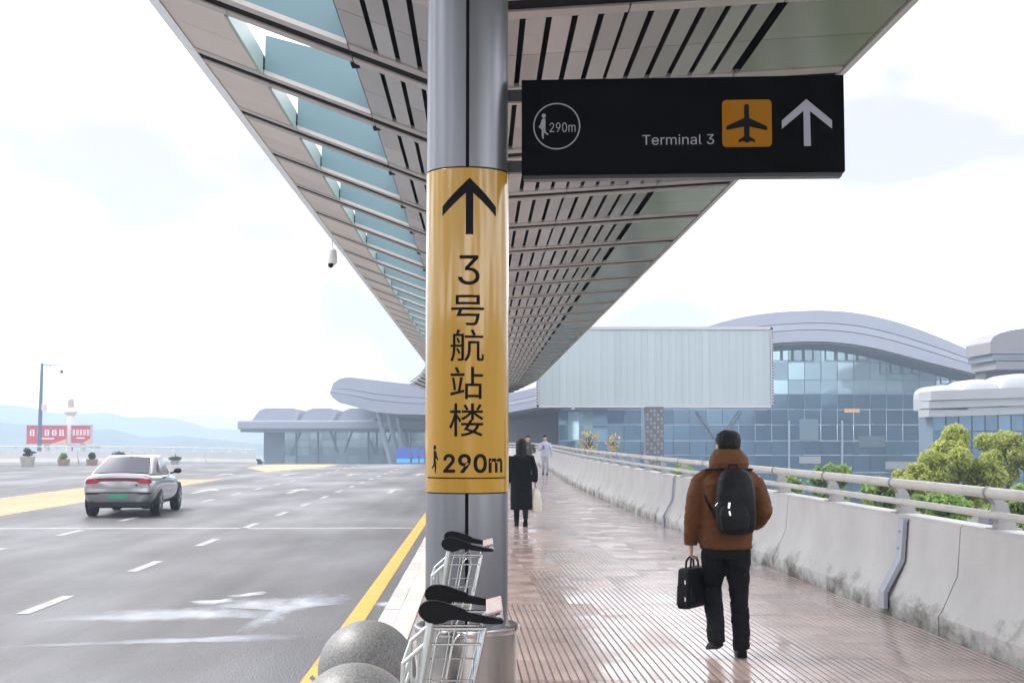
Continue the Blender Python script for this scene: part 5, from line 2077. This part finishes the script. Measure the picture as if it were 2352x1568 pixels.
lbox('eave_band', 545, 1120, 965, 986, 0, 26, 'roof_pale', .25)
lbox('eave_shadow', 552, 1120, 986.5, 992, .5, 25, 'roof_line')
for xa, xb in ((582, 690), (692, 775), (777, 870), (872, 980)):
    m = MB()
    rs_ = []
    for dy in (2, 22):
        pts_ = [(xa - 4, 965), (xa + 14, 942), (xa + 28, 937), (xb - 16, 937), (xb - 6, 941), (xb - 18, 965)]
        rs_.append([(LB(x, y, 2).x, LY + dy, LB(x, y, 2).z) for x, y in pts_])
    m.rings(rs_)
    m.build('roof_hump', M['roof_pale'], lt, org=OL)
    m = MB()
    m.rings([[(LB(x, y, 1.9).x, LY + 1.6 + dy, LB(x, y, 1.9).z) for x, y in [(xb - 20, 965), (xb - 8, 940), (xb + 1, 940), (xb - 9, 965)]] for dy in (0, 1.2)])
    m.build('hump_rib', M['vault'], lt, org=OL)
lbox('glass_back', 606, 1120, 991, 1100, 6.2, 14, 'mullion')
lbox('corner_wall', 606, 652, 991, 1100, 4.8, 1.0, 'mullion')
u3 = MB().box((0, 0, 0), (1, .08, 1)).mesh('glass_pane')
u3.materials.append(M['glaze_l'])
for j, (ya, yb) in enumerate(((992, 1010), (1010, 1028), (1028, 1046), (1046, 1066), (1066, 1085))):
    for i in range(15):
        xa, xb = 653 + i * 29, 653 + (i + 1) * 29
        p0, p1 = LB(xa, ya, 5), LB(xb, yb, 5)
        o = obj('glass_pane', u3, None, lt, ((p0.x + p1.x) / 2 - OL[0], 5, (p0.z + p1.z) / 2 - OL[2]))
        o.scale = (p1.x - p0.x - .1, 1, p0.z - p1.z - .08)
for xa, ya, xb, yb in ((730, 992, 730, 1062), (760, 992, 776, 1040), (790, 1040, 808, 992), (770, 992, 770, 1035), (846, 992, 846, 1062), (865, 992, 865, 1035), (850, 1010, 862, 1040), (900, 992, 882, 1040), (668, 1045, 690, 992), (680, 992, 680, 1062)):
    p0, p1 = LB(xa, ya, 4.7), LB(xb, yb, 4.7)
    MB().tube([tuple(p0), tuple(p1)], .16, 6).build('brace_tube', M['mullion'], lt, org=OL)

# kerbside roof on slanted columns
KY = 190.0
kr = emp('kerbside_roof', (P(940, 900, KY).x, KY, -3), 0, 'big rounded pale roof on slanted columns beyond the road crest', 'building')
OK_ = tuple(kr.location)
tp = [(757, 896), (764, 878), (780, 868), (800, 865), (860, 872), (920, 879), (975, 884), (1060, 892), (1180, 905)]
bt = [(758, 902), (764, 914), (780, 925), (800, 930), (860, 946), (920, 951), (975, 952), (1060, 955), (1180, 960)]
KD = 205.0
rows_k = ((0, .42), (.44, .62), (.64, 1.0))
for j, (f0, f1) in enumerate(rows_k):
    rs_ = []
    for (x, a), (_, b) in zip(tp, bt):
        off = .5 * (2 - j)
        p0, p1 = P(x, lerp(a, b, f0), KY), P(x, lerp(a, b, f1), KY)
        rs_.append([(p1.x, KY + off, p1.z), (p0.x, KY + off, p0.z), (p0.x, KY + KD, p0.z), (p1.x, KY + KD, p1.z)])
    MB().rings(rs_).build('roof_row', M['roof_pale'], kr, smooth=35, org=OK_)
rs_ = [[(P(x, b, KY).x, KY + 1.6, P(x, lerp(a, b, .94), KY).z), (P(x, a, KY).x, KY + 1.6, P(x, lerp(a, b, .06), KY).z), (P(x, a, KY).x, KY + KD - 1, P(x, lerp(a, b, .06), KY).z), (P(x, b, KY).x, KY + KD - 1, P(x, lerp(a, b, .94), KY).z)] for (x, a), (_, b) in list(zip(tp, bt))[1:]]
MB().rings(rs_).build('joint_core', M['roof_line'], kr, org=OK_)
rs_ = [[(P(x, y, KY + 1.5).x, KY + 1.5, P(x, y, KY + 1.5).z), (P(x, y - 5, KY + 1.5).x, KY + 1.5, P(x, y - 5, KY + 1.5).z), (P(x, y - 5, KY + 30).x, KY + 30, P(x, y - 5, KY + 30).z), (P(x, y, KY + 30).x, KY + 30, P(x, y, KY + 30).z)] for x, y in ((805, 865.5), (860, 872), (920, 879), (962, 883))]
for i in range(9):
    Yc = KY + 6 + i * 21
    x0_, z0_ = P(868, 948, KY + 6).x, P(868, 948, KY).z
    xb_, zb_ = P(908, 1062, KY + 6).x, -4.2
    MB().tube([(x0_ + i * .12, Yc, z0_ + .3), (lerp(x0_, xb_, .5), Yc, (z0_ + zb_) / 2), (xb_, Yc, zb_)], [(.40, .3), (.30, .25), (.22, .2)], 10, hint=(1, 0, 0)).build('slanted_column', M['slant'], kr, smooth=True, org=OK_)

# blue advertising light boxes
for i, (xa, xb) in enumerate(((910, 943), (946, 961), (963, 975), (977, 990))):
    Yb = 175.0
    p0, p1 = P(xa, 1027, Yb), P(xb, 1060, Yb)
    lab = ('widest blue light box at the foot of the slanted columns', 'narrow blue light box second from the widest one', 'narrow blue light box third in the row by the columns', 'last narrow blue light box beside the yellow band')[i]
    e_ = emp('light_box', ((p0.x + p1.x) / 2, Yb, p1.z - .8), 0, lab, 'light box', 'blue light boxes')
    w_, h_ = p1.x - p0.x, p0.z - p1.z + .8
    MB().box((0, .1, h_ / 2), (w_, .3, h_)).build('case', M['frame_dark'], e_)
    MB().box((0, -.07, h_ * .72), (w_ - .1, .02, h_ * .5)).build('upper_panel', M['blue_box'], e_)
    MB().box((0, -.07, h_ * .36), (w_ - .1, .02, h_ * .2)).build('lower_panel', M['cyan_box'], e_)

# ------------------------------------------------------------------ far left: parapet, planters, pole, red boards, vans
pa = [(-46, 84), (-38, 89), (-31.5, 93), (-27, 96), (-23.5, 100), (-20.5, 106), (-18, 114)]
pz = emp('far_parapet', (-30, 94, 0), 0, 'white concrete parapet on the far left side of the road', 'parapet')
OPz = (-30, 94, 0)
for (xa, ya), (xb, yb) in zip(pa, pa[1:]):
    dx, dy = xb - xa, yb - ya
    L = sqrt(dx * dx + dy * dy)
    nx, ny = -dy / L, dx / L
    rs_ = []
    for t in (0.003, .997):
        x, y = lerp(xa, xb, t), lerp(ya, yb, t)
        z = RZ + deck_z(y)
        rs_.append([(x + nx * a, y + ny * a, z + b) for a, b in ((-.2, -.6), (-.2, .2), (-.05, .45), (0, .9), (.25, .9), (.3, -.6))])
    MB().rings(rs_).build('parapet_segment', M['far_concrete'], pz, org=OPz)
    for k in range(max(2, int(L / 2.2))):
        t = (k + .5) / max(2, int(L / 2.2))
        x, y = lerp(xa, xb, t) + nx * .12, lerp(ya, yb, t) + ny * .12
        MB().box((x, y, RZ + deck_z(y) + 1.05), (.12, .12, .30)).build('parapet_post', M['far_concrete'], pz, org=OPz)
MB().tube([(x, y, RZ + deck_z(y) + 1.2) for x, y in pa], .035, 8).build('parapet_rail', M['rail'], pz, org=OPz, smooth=True)


def planter(px, py, Y, w, h, label, mt, lm, shrub, seed):
    b = P(px, py, Y)
    b.z = RZ + deck_z(Y)
    t = emp('planter', b, 0, label, 'planter', 'planters by the far parapet')
    MB().rings([oval((0, 0, z), w / 2 * k, w / 2 * k, 14, 3.2) for z, k in ((0, .82), (h * .2, .86), (h * .8, .98), (h, 1.0), (h, .9), (h * .9, .88))]).build('tub', M[mt], t, smooth=40)
    obj('foliage', leaf_mesh('foliage', [((x, 0, h + z), (r_, r_, r2)) for x, z, r_, r2 in shrub], 700, .06, seed, M[lm]), None, t)
    MB().tube([(0, 0, h * .6), (.0, 0, h + .4)], .03, 6).build('stem', M['bark'], t)


planter(63, 1064, 89, .86, .62, 'large grey planter with a dark leaning shrub', 'planter', 'leaf_d', [(-.05, .38, .22, .18), (.05, .3, .2, .15), (.0, .12, .3, .12), (.35, .25, .18, .07)], 31)
planter(146, 1063, 92, .75, .42, 'brown planter with a light green shrub', 'planter_brown', 'leaf2', [(0, .2, .25, .22), (-.2, .08, .15, .1)], 32)
planter(211, 1063, 93, .72, .40, 'brown planter with a round dark green shrub', 'planter_brown', 'leaf_d', [(0, .2, .24, .24)], 33)
planter(402, 1062, 99, .6, .3, 'low planter with a flat dark shrub right of the car', 'planter', 'leaf_d', [(0, .1, .45, .16)], 34)
planter(272, 1062, 96, .7, .4, 'planter with olive shrub just behind the car roof', 'planter', 'leaf_d', [(0, .25, .5, .24)], 35)

lp = P(89, 1062, 95)
lp.z = RZ + deck_z(95)
po_ = emp('camera_pole', lp, 0, 'tall blue grey pole with side arm and hanging camera', 'pole')
zt_p = P(92, 834, 95).z - lp.z
MB().tube([(0, 0, 0), (.03, 0, zt_p * .5), (.07, 0, zt_p)], [.16, .13, .10], 12).build('mast', M['pole'], po_, smooth=True)
MB().tube([(.07, 0, zt_p - .12), (1.42, 0, zt_p - .14)], .035, 8).build('side_arm', M['pole'], po_, smooth=True)
MB().tube([(.09, 0, zt_p - .38), (.7, 0, zt_p - .15)], .022, 6).build('brace', M['pole'], po_)
MB().tube([(1.38, 0, zt_p - .14), (1.38, 0, zt_p - .45)], .02, 6).build('drop_rod', M['pole'], po_)
MB().ball((1.38, 0, zt_p - .56), .12, 12, 8).build('dome_camera', M['board_dark'], po_, smooth='all')
MB().box((.28, 0, P(97, 935, 95).z - lp.z), (.30, .25, .45)).build('control_box', M['rail'], po_)

RY = 205.0
for i, (xa, xb, ya, yb, dy, lab) in enumerate(((63, 152, 976, 1020, 5, 'larger red billboard with white lettering behind the pole'), (158, 213, 976, 1018, 6, 'smaller red billboard with white lettering right of the pole'))):
    p0, p1 = P(xa, ya, RY), P(xb, yb, RY)
    w_, h_ = p1.x - p0.x, p0.z - p1.z
    rz = R(14) if i == 0 else R(-22)
    e_ = emp('red_billboard', ((p0.x + p1.x) / 2, RY, GZ), rz, lab, 'billboard', 'red billboards')
    zc = (p0.z + p1.z) / 2 - GZ
    MB().box((0, .2, zc), (w_, .3, h_)).build('panel', M['red'], e_)
    fm_ = MB()
    for bx_, bz_, bw_, bh_ in ((0, h_ / 2, w_ + .15, .12), (0, -h_ / 2, w_ + .15, .12), (-w_ / 2, 0, .12, h_), (w_ / 2, 0, .12, h_)):
        fm_.box((bx_, .18, zc + bz_), (bw_, .42, bh_))
    fm_.build('frame', M['board_frame'], e_)
    rg = random.Random(40 + i)
    # the poster's row of large white characters, too far off to read
    for c in range(5):
        cx_ = lerp(-w_ * .36, w_ * .36, c / 4)
        g_ = MB()
        cw, chh = w_ * .13, h_ * .34
        for q in range(3):
            g_.box((cx_, .035, zc + h_ * .10 + (q - 1) * chh * .36), (cw * rg.uniform(.6, 1), .03, chh * .14))
        for q in range(2):
            g_.box((cx_ + (q - .5) * cw * .6, .034, zc + h_ * .10), (cw * .2, .03, chh * rg.uniform(.7, 1)))
        g_.build('poster_character', M['poster_white'], e_)
    MB().box((-.02 * w_, .035, zc - h_ * .2), (w_ * .4, .03, h_ * .07)).build('poster_line', M['poster_white'], e_)
    MB().prism([(w_ * .1, zc - h_ * .48), (w_ * .48, zc - h_ * .48), (w_ * .48, zc - h_ * .22)], .03, .045).build('poster_swoosh', M['poster_gold'], e_)
    MB().tube([(0, .5, 0), (0, .5, zc)], .4, 10).build('post', M['board_frame'], e_)
tw = P(162, 950, RY + 3)
t_ = emp('white_tower', (tw.x, RY + 3, GZ), 0, 'small white tower with reddish top between the red billboards', 'tower')
MB().lathe([(.55, 0), (.5, tw.z - GZ - .3), (1.1, tw.z - GZ + .3), (.5, tw.z - GZ + .9)], seg=14).build('shaft', M['poster_white'], t_, smooth=30)
MB().lathe([(.5, tw.z - GZ + .9), (.45, tw.z - GZ + 2.0), (.2, tw.z - GZ + 2.3)], seg=12).build('red_cap', M['tower_cap'], t_)
p0, p1 = P(158, 1021, 170), P(222, 1026, 170)
aw_ = emp('blue_awning', ((p0.x + p1.x) / 2, 170, GZ), 0, 'thin dark blue awning roof below the red billboards', 'awning')
MB().rings([[(p0.x - aw_.location.x, -1, p0.z - GZ), (p0.x - aw_.location.x, 1.5, p0.z - GZ), (p0.x - aw_.location.x, 1.5, p0.z - GZ - .05), (p0.x - aw_.location.x, -1, p0.z - GZ - .05)],
            [(p1.x - aw_.location.x, -1, p1.z - GZ + .15), (p1.x - aw_.location.x, 1.5, p1.z - GZ + .15), (p1.x - aw_.location.x, 1.5, p1.z - GZ - .12), (p1.x - aw_.location.x, -1, p1.z - GZ - .12)]]).build('sheet', M['pole'], aw_)
for s in (-1, 1):
    MB().tube([(s * 1.3, .2, 0), (s * 1.3, .2, p1.z - GZ)], .08, 8).build('post', M['pole'], aw_)

for i, (xa, xb, lab) in enumerate(((488, 524, 'distant blue grey van farthest left beyond the crest'), (543, 581, 'distant blue grey van second from the left beyond the crest'), (597, 627, 'distant blue grey van third from the left beyond the crest'), (640, 676, 'distant blue grey van nearest the glass terminal'))):
    Yv = 165.0
    p0 = P(xa - 70, 1052, Yv)
    w_ = (xb - xa) * Yv / F
    zb = RZ + deck_z(Yv)
    v_ = emp('parked_van', (p0.x + w_ / 2, Yv, zb), 0, lab, 'van', 'distant vans beyond the crest')
    h_ = P(xa, 1052, Yv).z - zb
    MB().prism([(-w_ / 2, .3), (w_ / 2, .3), (w_ / 2, h_ * .6), (w_ / 2 - .3, h_ * .95), (w_ / 2 - .5, h_), (-w_ / 2 + .1, h_), (-w_ / 2, h_ * .9)], -.9, .9).build('body', M['van'], v_, bevel=.05)
    MB().box((0, -.91, h_ * .78), (w_ * .75, .02, h_ * .22)).build('side_window', M['glass_car'], v_)
    for x in (-w_ * .3, w_ * .3):
        MB().rings([[(x + .32 * cos(2 * pi * k / 14), y, .32 + .32 * sin(2 * pi * k / 14)) for k in range(14)] for y in (-.95, -.7)]).build('wheel', M['rubber'], v_)

# ------------------------------------------------------------------ hills
M['hill'] = mat('wooded_hill', (.05, .075, .06), .95, var=.3, vs=.01)
ridges = [(760, [(-60, 962), (60, 975), (150, 990), (260, 985), (330, 1005), (420, 1000), (520, 1012), (640, 1022), (800, 1030), (1200, 1035), (2500, 1040)]),
          (1180, [(-400, 915), (-100, 925), (0, 928), (70, 934), (110, 945), (180, 950), (250, 947), (300, 958), (350, 957), (410, 962), (450, 974), (480, 987), (520, 982), (560, 990), (640, 985), (760, 1000), (1000, 1005), (1300, 998), (1800, 985), (2300, 990), (2800, 980)])]
for i, (Yh, pts_) in enumerate(ridges):
    m = MB()
    A, B, C_, D_ = [], [], [], []
    x = pts_[0][0]
    while x <= pts_[-1][0]:
        y = interp(pts_, x) + 2.5 * mnoise.noise(Vector((x * .02, i * 9.0, 0))) + 1.2 * mnoise.noise(Vector((x * .09, i * 5.0, 2)))
        p = P(x, y, Yh)
        A.append((p.x, Yh - 120, GZ - .5))
        B.append((p.x, Yh - 40, lerp(GZ, p.z, .6)))
        C_.append((p.x, Yh, p.z))
        D_.append((p.x, Yh + 90, GZ - .5))
        x += 12
    m.sheet(A, B).sheet(B, C_).sheet(C_, D_)
    tag(m.build('hills', M['hill'], smooth='all', fix=False), ('nearer low wooded ridge fading into haze', 'farther long mountain ridge pale blue in haze')[i], 'hills', kind='structure')

# ------------------------------------------------------------------ haze
hz = bpy.data.materials.new('haze')
hz.use_nodes = True
hz.node_tree.nodes.clear()
ho = hz.node_tree.nodes.new('ShaderNodeOutputMaterial')
pv = hz.node_tree.nodes.new('ShaderNodeVolumePrincipled')
pv.inputs['Color'].default_value = (.62, .78, 1.0, 1)
pv.inputs['Density'].default_value = .0011
pv.inputs['Anisotropy'].default_value = .1
hz.node_tree.links.new(pv.outputs[0], ho.inputs['Volume'])
hb = MB().box((0, 680, 23), (2440, 1500, 62)).build('haze', hz)
tag(hb, 'thin pale haze in the air', 'haze', kind='stuff')
